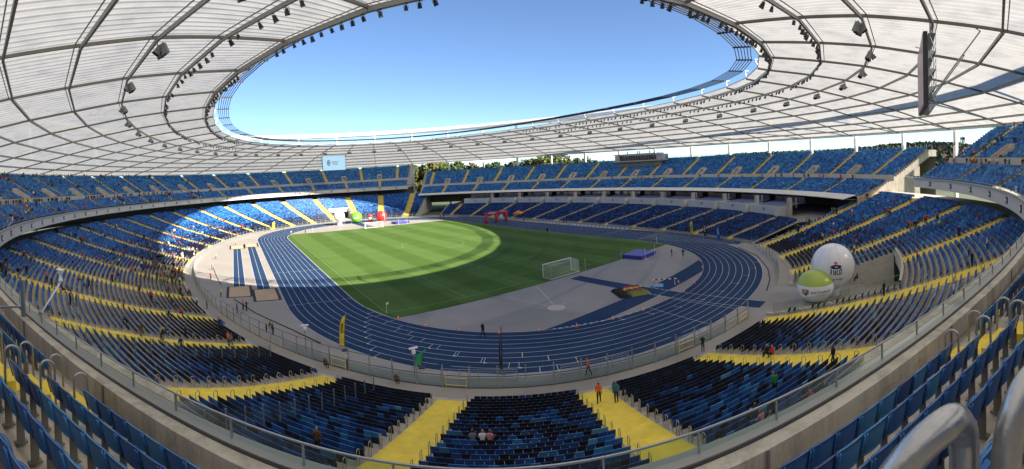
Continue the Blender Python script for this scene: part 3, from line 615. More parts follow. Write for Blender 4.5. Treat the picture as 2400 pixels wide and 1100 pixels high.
# tension ring: six cables in a flat bundle with clamps on every axis
cab = tag(empty('tension_cable_ring', (0, 84, 39.1)), 'dark bundle of ring cables running round the inner edge of the roof', 'cables')
for c in range(6):
    b = MB(); b.tube([np.array([*soval(t, 58.0 - .50 * c, 88.2 - .55 * c, 2.3), 39.1 + .05 * c]) for t in AX], .085, 6, closed=True); keep(b.build('cable', M['dark_steel']), cab)
for t in AX:
    b = MB(); n = np.array([*nrm(t), 0]); tg = np.array([*tang(t), 0]); fr = (tg, n, np.array([0, 0, 1.])); b.box(np.array([*soval(t, 56.8, 86.8, 2.3), 39.3]), (.35, 3.2, .22), fr=fr); keep(b.build('clamp', M['dark_steel']), cab)
    b = MB(); o1 = np.array([*soval(t, 58.6, 88.8, 2.3), 39.25]); b.tube([rp3(t, EK + .1, EZ + .3), o1], .12, 6); b.tube([o1, o1 + n * 1.0 + np.array([0, 0, .1])], [.2, .07], 6); keep(b.build('connector', M['white_steel']), cab)
# ------------------------------------------------------------------ balustrades, fences, handrails
def tpx(px, k, lo=-180, hi=180):
    tt_ = np.arange(lo, hi, .1); P = S(tt_, np.full(len(tt_), float(k))); q_ = pix(np.column_stack([P, np.full(len(tt_), 15.)]))[:, 0]
    d = np.linalg.norm(P - CAM[:2], axis=1); c = [(d[i], tt_[i]) for i in range(len(tt_) - 1) if (q_[i] - px) * (q_[i + 1] - px) <= 0 and abs(q_[i] - q_[i + 1]) < 300]
    return max(c)[1]
bal = tag(empty('glass_balustrade', (*S(-118., 35.1), 15.2)), 'curved glass balustrade with steel top rail along the upper terrace front', 'balustrade')
bd = MB()
def pane(b, t0, t1, k, z0, z1, th=.02, gap=.012):
    p, q = S(t0, k), S(t1, k); d = (q - p) / np.linalg.norm(q - p); p = p + d * gap; q = q - d * gap; n = np.array([d[1], -d[0]]) * th
    b.add([(*p, z0), (*q, z0), (*q, z1), (*p, z1), (*(p + n), z0), (*(q + n), z0), (*(q + n), z1), (*(p + n), z1)], [(0, 1, 2, 3), (7, 6, 5, 4), (0, 4, 5, 1), (2, 6, 7, 3), (1, 5, 6, 2), (3, 7, 4, 0)])
t = -65.6
while t > -294.4:
    t2 = t - 1.6 / dsdt(t, 35.1); pv = pix(S3(t, 35.1, 15.5))[0]; near_ = camdist(S3(t, 35.1, 15.5)) < 45
    if near_: b = MB(); pane(b, t, t2, 35.08, 15.21, 15.62); keep(b.build('glass_pane', M['glass']), bal); b = MB(); b.box((*S(t, 35.08), 15.42), (.03, .045, .44), fr=(np.array([*tang(t), 0]), np.array([*nrm(t), 0]), np.array([0, 0, 1.]))); keep(b.build('clip_post', M['steel_paint']), bal)
    else: pane(bd, t, t2, 35.08, 15.21, 15.62)
    t = t2
keep(bd.build('glass_run', M['glass']), bal)['kind'] = 'stuff'
tr = np.arange(UA, UB, .35); b = MB(); b.tube([(*S(x, 35.09), 15.64) for x in tr], .021, 8); keep(b.build('top_rail', M['steel']), bal)
T = tgrid(UA, UB, step=.5); V, F = terrace_mesh(T, np.tile([35.24, 35.24, 34.93, 34.93], (len(T), 1)), np.tile([15.15, 15.26, 15.26, 14.9], (len(T), 1))); keep(npmesh('base_channel', V, F, M['roof_steel']), bal); V, F = terrace_mesh(T, np.tile([35.29, 35.29, 35.24], (len(T), 1)), np.tile([15.19, 15.235, 15.235], (len(T), 1))); keep(npmesh('seal_strip', V, F, M['dark_steel']), bal)
for x in np.arange(-146, -94, 3.3):
    b = MB(); b.box(S3(x, 35.625, 14.93), (.05, .03, .6), fr=(np.array([*tang(x), 0]), np.array([*nrm(x), 0]), np.array([0, 0, 1.]))); keep(b.build('panel_joint', M['concrete_dark']), upper)
b = MB()
for x in np.arange(-150, -92, .55): b.lathe([(0, .012), (.02, .008), (.022, 0)], (*S(x, 35.14), 15.246), 6)
keep(b.build('bolt', M['steel']), bal)['kind'] = 'stuff'
# perimeter fence between pavement and first row
fen = tag(empty('perimeter_fence', (*S(-118., 2.2), 0)), 'grey steel and glass perimeter fence at the foot of the lower terrace', 'fence')
def post(b, t, k, z0, z1, w=.09): b.box((*S(t, k), (z0 + z1) / 2), (w, w * 1.3, z1 - z0), fr=(np.array([*tang(t), 0]), np.array([*nrm(t), 0]), np.array([0, 0, 1.])))
farp = MB(); farg = MB(); t = -56.0
KF = 2.1
while t > -297.5:
    t2 = t - 2.6 / dsdt(t, KF); tm = (t + t2) / 2; gate = min(abs(((tm - a + 180) % 360) - 180) for a in LOW_AIS) < .75; d = camdist(S3(t, KF, 1.))
    tun_ = any(lo_ - .3 < wrapt(tm) < hi_ + .3 for lo_, hi_ in TUN)
    if tun_: t = t2; continue
    if d < 70:
        b = MB(); post(b, t, KF, 0, 2.15, .10); keep(b.build('fence_post', M['steel_paint']), fen)
        b = MB(); pane(b, t, t2, KF, .10, 1.05); keep(b.build('glass_panel', M['glass_clear']), fen)
        for z_, r_ in ((1.15, .035), (2.1, .028), (.08, .03)): b = MB(); b.tube([(*S(t, KF - .02), z_), (*S(t2, KF - .02), z_)], r_, 5); keep(b.build('fence_rail', M['dark_steel']), fen)
        if gate:
            for z_ in (.35, 1.0): b = MB(); b.tube([(*S(t - .25, KF + .12), z_), (*S(t2 + .25, KF + .12), z_)], .028, 5); keep(b.build('gate_bar', M['yellow']), fen)
            for x in (t - .25, t2 + .25): b = MB(); b.tube([(*S(x, KF + .12), 0.02), (*S(x, KF + .12), 1.6)], .025, 5); keep(b.build('gate_post', M['yellow']), fen)
    else:
        post(farp, t, KF, 0, 2.0, .09); pane(farg, t, t2, KF, .10, 1.05); farp.tube([(*S(t, KF), 1.15), (*S(t2, KF), 1.15)], .04, 4); farp.tube([(*S(t, KF), 1.95), (*S(t2, KF), 1.95)], .03, 4)
    t = t2
keep(farp.build('fence_posts', M['steel_paint']), fen)['kind'] = 'stuff'; keep(farg.build('fence_glass', M['glass_clear']), fen)['kind'] = 'stuff'
b = MB(); t = -54.
while t < 52:
    t2 = t + 2.6 / dsdt(t, kfront(t)); k_ = kfront(t) - 1.3; k2_ = kfront(t2) - 1.3; b.box((*S(t, k_), .6), (.08, .08, 1.2)); 
    for z_ in (.4, .8, 1.18): b.tube([(*S(t, k_), z_), (*S(t2, k2_), z_)], .025, 4)
    t = t2
tag(b.build('front_railing', M['steel_paint']), 'low grey railing along the foot of the main stand', 'railing')
# crowd barriers standing on the outer edge of the track
def barrier(t, k, L, lab, n=4, h=1.15):
    e = tag(empty('crowd_barrier', (*S(t, k), 0), math.atan2(tang(t)[1], tang(t)[0])), lab, 'barrier', 'crowd barriers by the near bend')
    for i in range(n + 1): b = MB(); x = L * (i / n - .5); b.tube([(x, 0, 0), (x, 0, h)], .028, 6); b.build('upright', M['steel'], e)
    for z_ in (.35, .55, .75, .95, h): b = MB(); b.tube([(-L / 2, 0, z_), (L / 2, 0, z_)], .02, 6); b.build('rail', M['steel'], e)
    for i in (0, n): b = MB(); x = L * (i / n - .5); b.tube([(x, 0, .9), (x + (.7 if i == 0 else -.7), -.9, .02)], .02, 5); b.build('brace', M['steel'], e)
barrier(-121.6, .7, 7.5, 'long steel barrier left of the dark feather flag by the near fence'); barrier(-112.4, .7, 7.0, 'steel barrier beside the steward at the near fence'); barrier(-102.5, 1.0, 4.5, 'steel barrier at the near bend close to the inflatable spheres')
# sector dividers running up the lower terrace
def divider(t, k0, k1, lab, step=1.56):
    e = tag(empty('divider_fence', (*S(t, k0), float(zl(k0)))), lab, 'fence'); k = k0; tg = np.array([*tang(t), 0]); n = np.array([*nrm(t), 0]); up_ = np.array([0, 0, 1.])
    while k < k1:
        z = float(np.interp(k, LK, LZ)); b = MB(); c = S3(t, k, z); b.box(c + up_ * .85, (.06, .10, 1.7), fr=(tg, n, up_)); b.box(c + tg * .35 + up_ * .12, (.7, .07, .07), fr=(tg, n, up_)); keep(b.build('divider_post', M['steel']), e)
        if k + step < k1:
            c2 = S3(t, k + step, float(np.interp(k + step, LK, LZ))); b = MB(); b.add([c + up_ * .3 + n * .06, c2 + up_ * .3 - n * .06, c2 + up_ * 1.65 - n * .06, c + up_ * 1.65 + n * .06], [(0, 1, 2, 3)]); keep(b.build('divider_pane', M['glass_clear']), e)
        k += step
divider(-127.9, 6.0, 34.5, 'row of tall posts and glass dividing the seats, left of the near stairs'); divider(-137.4, 6.0, 36, 'row of posts dividing the left seat blocks beyond the second stairs'); divider(-72.0, 6, 36, 'row of posts dividing the right seat blocks behind the white sphere'); divider(-80.5, 22, 37, 'short row of posts above the right tunnel opening')
# glass guard around the near tunnel cut
for s_i, t_ in enumerate((TUN[0][0], TUN[0][1])):
    e = tag(empty('tunnel_guard', (*S(t_, 6.), 1.)), ['glass guard along the near side of the right tunnel cut', 'glass guard along the far side of the right tunnel cut'][s_i], 'guard rail'); tt_ = t_ + (.12 if s_i == 0 else -.12)
    for k in np.arange(5.0, TUNK, 2.0):
        z = float(zl(k)) + .35; z2_ = float(zl(k + 2)) + .35; a, c = S3(tt_, k + .05, z), S3(tt_, k + 1.95, z2_); u = np.array([0, 0, 1.])
        b = MB(); b.add([a, c, c + u * 1.1, a + u * 1.1], [(0, 1, 2, 3)]); keep(b.build('glass_pane', M['glass']), e); b = MB(); b.tube([S3(tt_, k, z - .1), S3(tt_, k, z + 1.14)], .03, 5); b.tube([S3(tt_, k, z + 1.14), S3(tt_, k + 2, z2_ + 1.14)], .025, 5); keep(b.build('guard_post', M['steel']), e)
# pale panels set on the far wall of the near tunnel cut
for k0_, k1_, lab in ((12.6, 15.6, None), (16.0, 20.4, None)):
    b = MB(); t_ = TUN[0][1] + .0; tg = -np.array([*tang(t_), 0]) * .06; zt0, zt1 = float(zl(k0_)) + .1, float(zl(k1_)) + .1
    b.add([S3(t_, k0_, .6) + tg * 3, S3(t_, k1_, .9) + tg * 3, S3(t_, k1_, zt1) + tg * 3, S3(t_, k0_, zt0) + tg * 3], [(0, 1, 2, 3)]); keep(b.build('wall_panel', M['fascia']), lower)
# hoop handrails
def hoop_mesh(name, w, h, r, n=8, rise=0.0):
    b = MB(); rc = w / 2; pts = [(-w / 2, 0, -.25)] + [(-w / 2, 0, h - rc)] + [(-rc * math.cos(a), 0, h - rc + rc * math.sin(a) + rise * (1 - math.cos(a)) / 2) for a in np.linspace(.2, math.pi - .2, 7)] + [(w / 2, 0, h - rc + rise)] + [(w / 2, 0, -.05)]
    b.tube(pts, r, n); me = bpy.data.meshes.new(name); me.from_pydata(b.v, [], b.f); me.polygons.foreach_set('use_smooth', [True] * len(b.f)); me.materials.append(M['steel']); return b, me
hb, hoop_low = hoop_mesh('handrail', .34, 1.0, .026, 6, .05); hb2, hoop_up = hoop_mesh('handrail', .34, .98, .028, 10, .06)
hstuff = MB(); hc = 0
NAMEAIS = {}
def place_hoop(mb, me, p, rz, lab, group, ind):
    if ind: o = link('handrail', me, None, p, rz); tag(o, lab, 'handrail', group)
    else:
        c, s_ = math.cos(rz), math.sin(rz); hstuff.add([(p[0] + x * c - y * s_, p[1] + x * s_ + y * c, p[2] + z) for x, y, z in mb.v], mb.f)
for t in LOW_AIS:
    rz = math.atan2(nrm(t)[1], nrm(t)[0]); tg = tang(t)
    for i in range(1, LROWS - 1, 2):
        if any(a_ < wrapt(t) < b_ for a_, b_ in TUN) and LK[i] < TUNK + 1: continue
        for sg in (-1, 1):
            p0 = S(t, LK[i] + .5) + tg * sg * 1.58; p = (p0[0], p0[1], float(LZ[i])); d = camdist(p); ind = d < 47 and hc < 190
            if not ind and i % 4 == 3: continue
            hc += ind; side = 'left' if sg * 1 > 0 else 'right'
            lab = None
            if ind:
                px_ = pix(p)[0][0]; st = 'left near stairs' if abs(t + 123.) < 1.5 else 'right near stairs' if abs(t + 113.6) < 1.5 else 'stairs left of the near block' if t < -124 else 'stairs right of the near block'
                hs_ = 'left' if pix(p)[0][0] < pix((*S(t, LK[i] + .5), p[2]))[0][0] else 'right'; lab = f"steel hoop handrail, {ORD[i]} row, {hs_} side of the {st}"
            place_hoop(hb, hoop_low, p, rz, lab, f"hoop handrails along {st}" if ind else None, ind)
for t in UP_AIS:
    rz = math.atan2(nrm(t)[1], nrm(t)[0]); tg = tang(t)
    for i in range(0, 7):
        for sg in (-1, 1):
            p0 = S(t, ULK[i] + .45) + tg * sg * .68; p = (p0[0], p0[1], float(ULZ[i])); d = camdist(p); ind = d < 22
            if ind and i % 2 == (0 if sg > 0 else 1) and i > 3: continue
            place_hoop(hb2, hoop_up, p, rz, f"tall hoop handrail, {ORD[i]} step of the near terrace, {'left' if t < -118 else 'right'} flight, {'inner' if (sg > 0) == (t > -118) else 'outer'} side" if ind else None, f"near terrace handrails, {'left' if t < -118 else 'right'} flight" if ind else None, ind)
tag(hstuff.build('handrails', M['steel']), 'many small hoop handrails along the distant stairs', 'handrails', kind='stuff')
# the thick galvanised rail right beside the viewer
def pipe(lab, pts, r=.027):
    b = MB(); P = [np.array(p, float) for p in pts]; dense = []
    for i in range(len(P) - 1):
        p0, p1, p2, p3 = P[max(i - 1, 0)], P[i], P[i + 1], P[min(i + 2, len(P) - 1)]
        for u in np.linspace(0, 1, 10, endpoint=False): dense.append(.5 * (2 * p1 + (p2 - p0) * u + (2 * p0 - 5 * p1 + 4 * p2 - p3) * u * u + (3 * p1 - p0 - 3 * p2 + p3) * u ** 3))
    dense.append(P[-1]); b.tube(dense, r, 20); o = b.build('handrail', M['pipe'], smooth=True); tag(o, lab, 'handrail'); return o
RT = RC[:, 0]; RT = np.array([RT[0], RT[1], 0]); FW = np.array([RC[0, 1], RC[1, 1], 0])
def loc(r_, f_, z_): return CAM + RT * r_ + FW * f_ + np.array([0, 0, z_])
pipe('thick galvanised handrail bend close to the viewer, left of two', [loc(.40, .60, -1.05), loc(.44, .52, -.70), loc(.505, .415, -.50), loc(.56, .365, -.435), loc(.61, .36, -.46), loc(.63, .365, -.56), loc(.635, .365, -1.05), loc(.635, .365, -2.1)])
pipe('thick galvanised handrail bend close to the viewer, right of two', [loc(.63, .29, -2.1), loc(.63, .29, -.9), loc(.635, .29, -.57), loc(.66, .28, -.44), loc(.72, .25, -.385), loc(.85, .18, -.37), loc(1.3, .0, -.37), loc(1.36, -.03, -.45), loc(1.37, -.03, -2.1)])
for o_, (a_, c_) in zip([o for o in COL.objects if o.get('label', '').startswith('thick galvanised')], ((loc(.635, .365, -.66), loc(.635, .365, -.69)), (loc(.63, .29, -.68), loc(.63, .29, -.71)))):
    b = MB(); b.tube([a_, (a_ + c_) / 2, c_], [.0275, .0292, .0275], 20); w_ = b.build('weld_collar', M['pipe'], smooth=True); w_.parent = o_
    d_ = CAM - (a_ + np.array([0, 0, .06])); d_[2] = 0; d_ /= np.linalg.norm(d_); b = MB(); q_ = a_ + np.array([0, 0, .05]) + d_ * .0265; b.tube([q_ - d_ * .004, q_ + d_ * .0012], .0042, 12); w_ = b.build('fixing_hole', M['black']); w_.parent = o_
# ------------------------------------------------------------------ main stand: boxes, pillars, press box
for j, t in enumerate(sorted(wrapt(np.array(MAIN_AIS)))):
    tm = float(t)
for j in range(40):
    ta, tb = warp(AX[j]), warp(AX[j] + 9); 
    if not (-52 < wrapt(ta) and wrapt(tb) < 52 and wrapt(tb) > wrapt(ta)): continue
    ta, tb = float(wrapt(ta)), float(wrapt(tb)); w = 1.15 / dsdt(ta, 18.); t0, t1 = ta + w, tb - w; tm = (t0 + t1) / 2; n_ = int(round(pix(S3(tm, 18, 6))[0, 0]))
    e = tag(empty('hospitality_box', S3(tm, 18., 3.9)), f"pale fronted spectator box under the main stand canopy, {ORD[0] if j == 0 else 'number'} {j + 1} along the row", 'spectator box', 'boxes along the main stand'); boxn = globals().get('boxn', 0) + 1; e['label'] = f'{ORD[boxn - 1]} pale fronted spectator box from the near end under the main stand canopy'
    tt_ = np.linspace(t0, t1, 5); b = MB()
    for a, c in zip(tt_[:-1], tt_[1:]):
        p, q = S(a, 17.), S(c, 17.); p2, q2 = S(a, 17.25), S(c, 17.25); b.add([(*p, 4.3), (*q, 4.3), (*q, 7.1), (*p, 7.1), (*p2, 4.3), (*q2, 4.3), (*q2, 7.1), (*p2, 7.1)], [(0, 1, 2, 3), (7, 6, 5, 4), (3, 2, 6, 7), (0, 4, 5, 1)])
    keep(b.build('front_panel', M['fascia']), e)
    for a in (t0, t1):
        b = MB(); p, q = S(a, 17.), S(a, 22.); d_ = tang(a) * .12; b.add([(*p, 3.9), (*q, 3.9), (*q, 7.1), (*p, 7.1), (*(p + d_), 3.9), (*(q + d_), 3.9), (*(q + d_), 7.1), (*(p + d_), 7.1)], [(0, 1, 2, 3), (7, 6, 5, 4), (3, 2, 6, 7), (0, 3, 7, 4)])
        keep(b.build('side_wall', M['fascia']), e)
    b = MB(); P = [S(t0, 17.2), S(t1, 17.2), S(t1, 27.), S(t0, 27.)]; b.add([(*p, 6.7) for p in P[:2]] + [(*p, 7.3) for p in P[2:]], [(0, 1, 2, 3)]); keep(b.build('seat_deck', mat('box_seats', (.012, .03, .12), .5) if 'box_seats' not in bpy.data.materials else bpy.data.materials['box_seats']), e)
    for a, c in zip(tt_[:-1], tt_[1:]):
        b = MB(); p, q = S(a, 27.), S(c, 27.); d_ = (q - p) * .03; b.add([(*(p + d_), 7.3), (*(q - d_), 7.3), (*(q - d_), 8.95), (*(p + d_), 8.95)], [(0, 1, 2, 3)]); keep(b.build('window_pane', M['glass_dark']), e)
    b = MB(); c = S3(tm, 16.94, 6.1); fr = (np.array([*tang(tm), 0]), np.array([*nrm(tm), 0]), np.array([0, 0, 1.])); b.box(c, (.8, .05, .8), 0, fr=fr); b.box(c - fr[1] * .04, (.62, .05, .62), 1, fr=fr); b.box(c - fr[1] * .07, (.12, .04, .4), 0, fr=fr); b.box(c - fr[1] * .07 + fr[0] * .18, (.12, .04, .4), 0, fr=fr); keep(b.build('number_plate', [M['black'], M['fascia']]), e)
    b = MB(); b.box(S3(ta, 20.5, 6.6), (.85, 1.2, 5.4), fr=(np.array([*tang(ta), 0]), np.array([*nrm(ta), 0]), np.array([0, 0, 1.]))); keep(b.build('pillar', M['concrete']), main)
    b = MB(); b.box(S3(ta + .9, 24., 7.6), (.35, .35, 2.9)); keep(b.build('pillar', M['steel_paint']), main)
T = tgrid(-54.6, 53.); V, F = terrace_mesh(T, np.tile([16.0, 17.6, 48.], (len(T), 1)), np.tile([4.1, 4.12, 4.12], (len(T), 1))); keep(npmesh('box_floor', V, F, M['concrete_dark']), main)
pt = tpx(1502, 54., -60, 60); e = tag(empty('press_box', S3(pt, 54., 19.5)), 'long grey press box with dark windows at the top of the main stand', 'press box'); fr = (np.array([*tang(pt), 0]), np.array([*nrm(pt), 0]), np.array([0, 0, 1.])); C0 = S3(pt, 54.5, 0)
def pb(name, dx, dn, z, size, m): b = MB(); b.box(C0 + fr[0] * dx + fr[1] * dn + fr[2] * z, size, fr=fr); keep(b.build(name, m), e)
pb('base', 0, 0, 20.6, (25, 5.0, 2.4), M['concrete_dark']); pb('floor_slab', 0, -.6, 22.0, (28.4, 6.6, .6), M['steel_paint']); pb('rear_room', 0, 2.0, 23.6, (27.4, 2.4, 2.6), M['concrete_dark']); pb('roof_slab', 1.5, .3, 25.3, (25.4, 6.2, .6), M['steel_paint']); pb('side_room', -12.0, -.2, 23.4, (3.2, 5.0, 2.4), M['steel_paint']); pb('side_room', 12.4, -.2, 23.6, (2.8, 5.0, 2.6), M['steel_paint'])
for i in range(14): pb('window_pane', -9.6 + i * 1.52, -2.2, 23.6, (1.44, .05, 2.4), M['glass_dark'])
for i in range(15): pb('mullion', -10.36 + i * 1.52, -2.25, 23.6, (.08, .1, 2.6), M['steel_paint'])
for dx in (-4.5, 1.2, 2.4, 8.5): pb('mast', dx, 1.0, 26.3, (.3, .3, 1.4), M['dark_steel'])
# glass screens along the top of the stands
def top_screen(ta, tb, k, z, h, lab):
    e = tag(empty('wind_screen', (*S((ta + tb) / 2, k), z)), lab, 'glass screen'); t = ta; gl_ = MB(); ps = MB()
    while t < tb:
        t2 = t + 2.4 / dsdt(t, k); post(ps, t, k, z, z + h + .12, .08); pane(gl_, t, t2, k, z + .05, z + h); t = t2
    keep(ps.build('screen_posts', M['steel_paint']), e)['kind'] = 'stuff'; keep(gl_.build('screen_glass', M['glass']), e)['kind'] = 'stuff'
top_screen(MA, 55., 59.6, 22.0, 1.6, 'pale glass screen along the top of the main stand'); top_screen(UA, UB, 60., 26.7, 1.1, 'glass screen along the top of the upper ring terrace')
# sector signs on the fascia, hanging on the near and far curve
for sgn, t in enumerate(sorted(UP_AIS + UP_MID, key=lambda x: -((x - 67) % 360) if False else ((x - 67) % 360))):
    if camdist(S3(t, 35, 14)) < 14: continue
    e = tag(empty('sector_sign', S3(t, 34.93, 14.2)), f'{ORD[sgn] if sgn < 44 else ORD[43]} small black sector sign on the pale fascia, counted leftward from the far gap', 'sign', 'sector signs on the fascia'); fr = (np.array([*tang(t), 0]), np.array([*nrm(t), 0]), np.array([0, 0, 1.]))
    b = MB(); b.box(S3(t, 34.94, 14.15), (.75, .10, .85), fr=fr); keep(b.build('plate', M['black']), e); b = MB(); b.box(S3(t, 34.875, 14.15), (.30, .05, .45), fr=fr); keep(b.build('figure', M['white']), e)
# ------------------------------------------------------------------ things hanging from the roof
def spk(t, k, z, lab):
    e = tag(empty('speaker_cluster', rp3(t, k, z), math.atan2(nrm(t)[1], nrm(t)[0])), lab, 'loudspeaker', 'loudspeaker clusters under the roof'); return e
M['speaker'] = mat('speaker_grey', (.24, .24, .235), .6)
def spk_parts(e):
    e.scale = (1.1, 1.1, 1.1)
    b = MB(); b.tube([(0, 0, 0), (0, 0, -.9)], .06, 6); b.tube([(-.2, -.9, -.5), (-.2, .9, -.5)], .05, 6); b.build('bracket', M['steel_paint'], e)
    for yy, tilt, az in ((-.85, .35, -.5), (-.3, .45, -.15), (.3, .45, .15), (.85, .35, .5), (0, -.6, 0)):
        b = MB(); w0, w1, h = .22, .40, .95; v = []
        for i, (w_, z_) in enumerate(((w0, 0), (w1, -h))):
            for sx, sy in ((-1, -1), (1, -1), (1, 1), (-1, 1)): v.append(np.array([sx * w_ * .8, sy * w_ * .62, z_]))
        R_ = np.array(Matrix.Rotation(az, 3, 'Z') @ Matrix.Rotation(tilt, 3, 'Y')); v = [R_ @ x + np.array([-.25, yy, -.55]) for x in v]; b.add(v, [(0, 1, 2, 3), (0, 4, 5, 1), (1, 5, 6, 2), (2, 6, 7, 3), (3, 7, 4, 0)]); sp_ = b.build('speaker', M['speaker'], e)
        b = MB(); b.add([x + (x - np.array([-.25, yy, -.55])) * .01 for x in v[4:]], [(0, 1, 2, 3)]); b.build('grille', M['black'], sp_)
proto = None
vis_ax = [t for t in AX if -250 < pix(rp3(t, 17.5, 35))[0][0] < 2650 and pix(rp3(t, 17.5, 35))[0][1] > -120]
for t in vis_ax:
    if proto is None: proto = spk(t, 17.5, 35.55, 'cluster of angled grey loudspeakers hanging below the third roof ring'); spk_parts(proto); o = proto
    else: o = copy_tree(proto); o.location = rp3(t, 17.5, 35.55); o.rotation_euler = (0, 0, math.atan2(nrm(t)[1], nrm(t)[0]))
    nb_ = int(round((90 - t) / 9 + .5)) if t <= 90 and t > -100 else None; o['label'] = (f'cluster of grey loudspeakers under the {ORD[nb_ - 1]} roof rib to the right of the far screen' if nb_ and nb_ > 0 else f'cluster of grey loudspeakers under the {ORD[int(round(((t - 90) % 360) / 9 + .5)) - 1]} roof rib to the left of the far screen')
def flood_mesh():
    b = MB(); b.lathe([(.05, .42), (.15, .38), (.20, .15), (.26, -.18), (.24, -.20)], (0, 0, -.62), 10); b2 = MB(); b2.lathe([(0, 0), (.23, 0)], (0, 0, -.80), 10)
    y = MB(); y.tube([(0, 0, 0), (0, 0, -.12)], .03, 5); y.tube([(0, -.27, -.55), (0, -.27, -.14), (0, .27, -.14), (0, .27, -.55)], .025, 5); return b, b2, y
fb, fl, fy = flood_mesh(); fme = []
for nm, mb_, m_ in (('housing', fb, M['dark_steel']), ('lens', fl, mat('lamp_lens', (.35, .36, .38), .15)), ('yoke', fy, M['dark_steel'])):
    me = bpy.data.meshes.new(nm); me.from_pydata(mb_.v, [], mb_.f); me.materials.append(m_); fme.append((nm, me))
cnt = 0
spots = []
for j in range(40):
    for ring, k, z, fr_ in ((2, 10., 36.1, (.08, .2, .32, .46, .62, .76, .9)), (1, 1.5, 36.75, (.1, .22, .34, .46, .58, .70, .82, .93))):
        for f in fr_:
            p = rp3(AX[j], k, z) * (1 - f) + rp3(AX[j] + 9, k, z) * f; x = pix(p)[0]
            if not (-20 < x[0] < 2420 and x[1] > -10): continue
            if ring == 1 and not (1150 < x[0] < 1820 or 640 < x[0] < 1030 or 480 < x[0] < 560): continue
            if random.random() < .12: continue
            spots.append((camdist(p), p, ring, x[0], AX[j]))
spots.sort(key=lambda s_: s_[0])
for d, p, ring, x, t in spots[:300]:
    e = empty('floodlight', p, math.atan2(nrm(t)[1], nrm(t)[0]) + random.uniform(-.4, .4)); e.rotation_euler[1] = random.uniform(.2, .7); s_ = random.uniform(.85, 1.15); e.scale = (s_, s_, s_)
    side = 'left' if x < 783 else 'right'; bay_ = int(((90 - t - 4.5) % 360) // 9) if side == 'right' else int(((t - 85.5) % 360) // 9); bay_ = min(bay_, 40)
    tag(e, f"small dark floodlight hanging from the {'innermost' if ring == 1 else 'second'} roof ring, {ORD[bay_]} bay {side} of the far screen", 'floodlight', f"floodlights on roof ring {ring}, bay {bay_ + 1} {side} of the far screen")
    for nm, me in fme: link(nm, me, e)
# scoreboards
def scoreboard(ypos, face, lab, screenmat, z0=25.8, z1=34.0, w=13.0):
    e = tag(empty('scoreboard', (0, ypos, z0)), lab, 'scoreboard'); h = z1 - z0
    b = MB(); b.box((0, 0, h / 2), (w, .5, h)); b.build('cabinet', M['dark_steel'], e)
    b = MB(); b.box((0, face * .28, h / 2), (w - .3, .06, h - .3)); sc_ = b.build('screen', screenmat, e)
    for x in (-w / 2 + .4, w / 2 - .4):
        b = MB(); b.tube([(x, -face * .6, h), (x, -face * .6, h + 2.0)], .14, 6); b.tube([(x, -face * .3, .5), (x, -face * 7., h + 1.2)], .10, 6); b.build('hanger', M['steel'], e)
    b = MB()
    for z_ in np.linspace(.1, h - .2, 5):
        b.box((0, -face * .75, z_), (w, .85, .06)); b.tube([(-w / 2, -face * 1.15, z_ + 1.0), (w / 2, -face * 1.15, z_ + 1.0)], .03, 4)
    for x in np.linspace(-w / 2, w / 2, 5): b.tube([(x, -face * 1.15, 0), (x, -face * 1.15, h)], .03, 4)
    for i in range(4):
        z_ = .1 + i * (h - .3) / 4; b.tube([(-w / 2, -face * 1.15, z_), (-w / 2, -face * .4, z_ + 1.9)], .04, 4); b.add([(-w / 2 - .02, -face * .3, z_), (-w / 2 - .02, -face * 1.15, z_), (-w / 2 - .02, -face * .3, z_ - .9)], [(0, 1, 2)])
    b.build('gantry', M['steel'], e); return e, sc_
scr1 = mat('screen_off', (.03, .028, .035), .35, emit=(.16, .06, .10, .10)); scr2 = mat('screen_blue', (.08, .10, .12), .3, emit=(.36, .58, .74, .42))
nb, _ = scoreboard(-114.6, 1, 'big dark video screen seen edge on, hanging below the near roof', scr1); nb.rotation_euler = (0, 0, math.radians(1.4))
sb2, scr_o = scoreboard(116.0, -1, 'pale blue video screen with emblem hanging at the far end', scr2)
# ------------------------------------------------------------------ things on the field
def sphere_pts(r, n=40, m=24, sq=1.0, zmin=-1):
    return [(r * math.cos(a), r * sq * math.sin(a)) for a in np.linspace(-math.pi / 2, math.pi / 2, m)]
M['balloon_white'] = mat('white_vinyl', (.86, .85, .86), .28, noise=.02, scale=1); M['balloon_green'] = mat('green_vinyl', (.42, .52, .09), .3); M['balloon_green2'] = mat('bright_green_vinyl', (.16, .52, .03), .3)
M['navy'] = mat('navy_print', (.008, .022, .085), .5); M['print_black'] = mat('black_print', (.015, .015, .018), .6); M['print_grey'] = mat('grey_print', (.18, .18, .19), .6); M['coral'] = mat('coral_print', (.85, .09, .06), .5)
FONT = None
def text_mesh(txt, size, bold=.0):
    c = bpy.data.curves.new('txt', 'FONT'); c.body = txt; c.size = size; c.align_x = 'CENTER'; c.align_y = 'CENTER'; c.offset = bold; c.resolution_u = 3
    o = bpy.data.objects.new('txt', c); COL.objects.link(o); dg = bpy.context.evaluated_depsgraph_get(); me = bpy.data.meshes.new_from_object(o.evaluated_get(dg)); bpy.data.objects.remove(o); return me
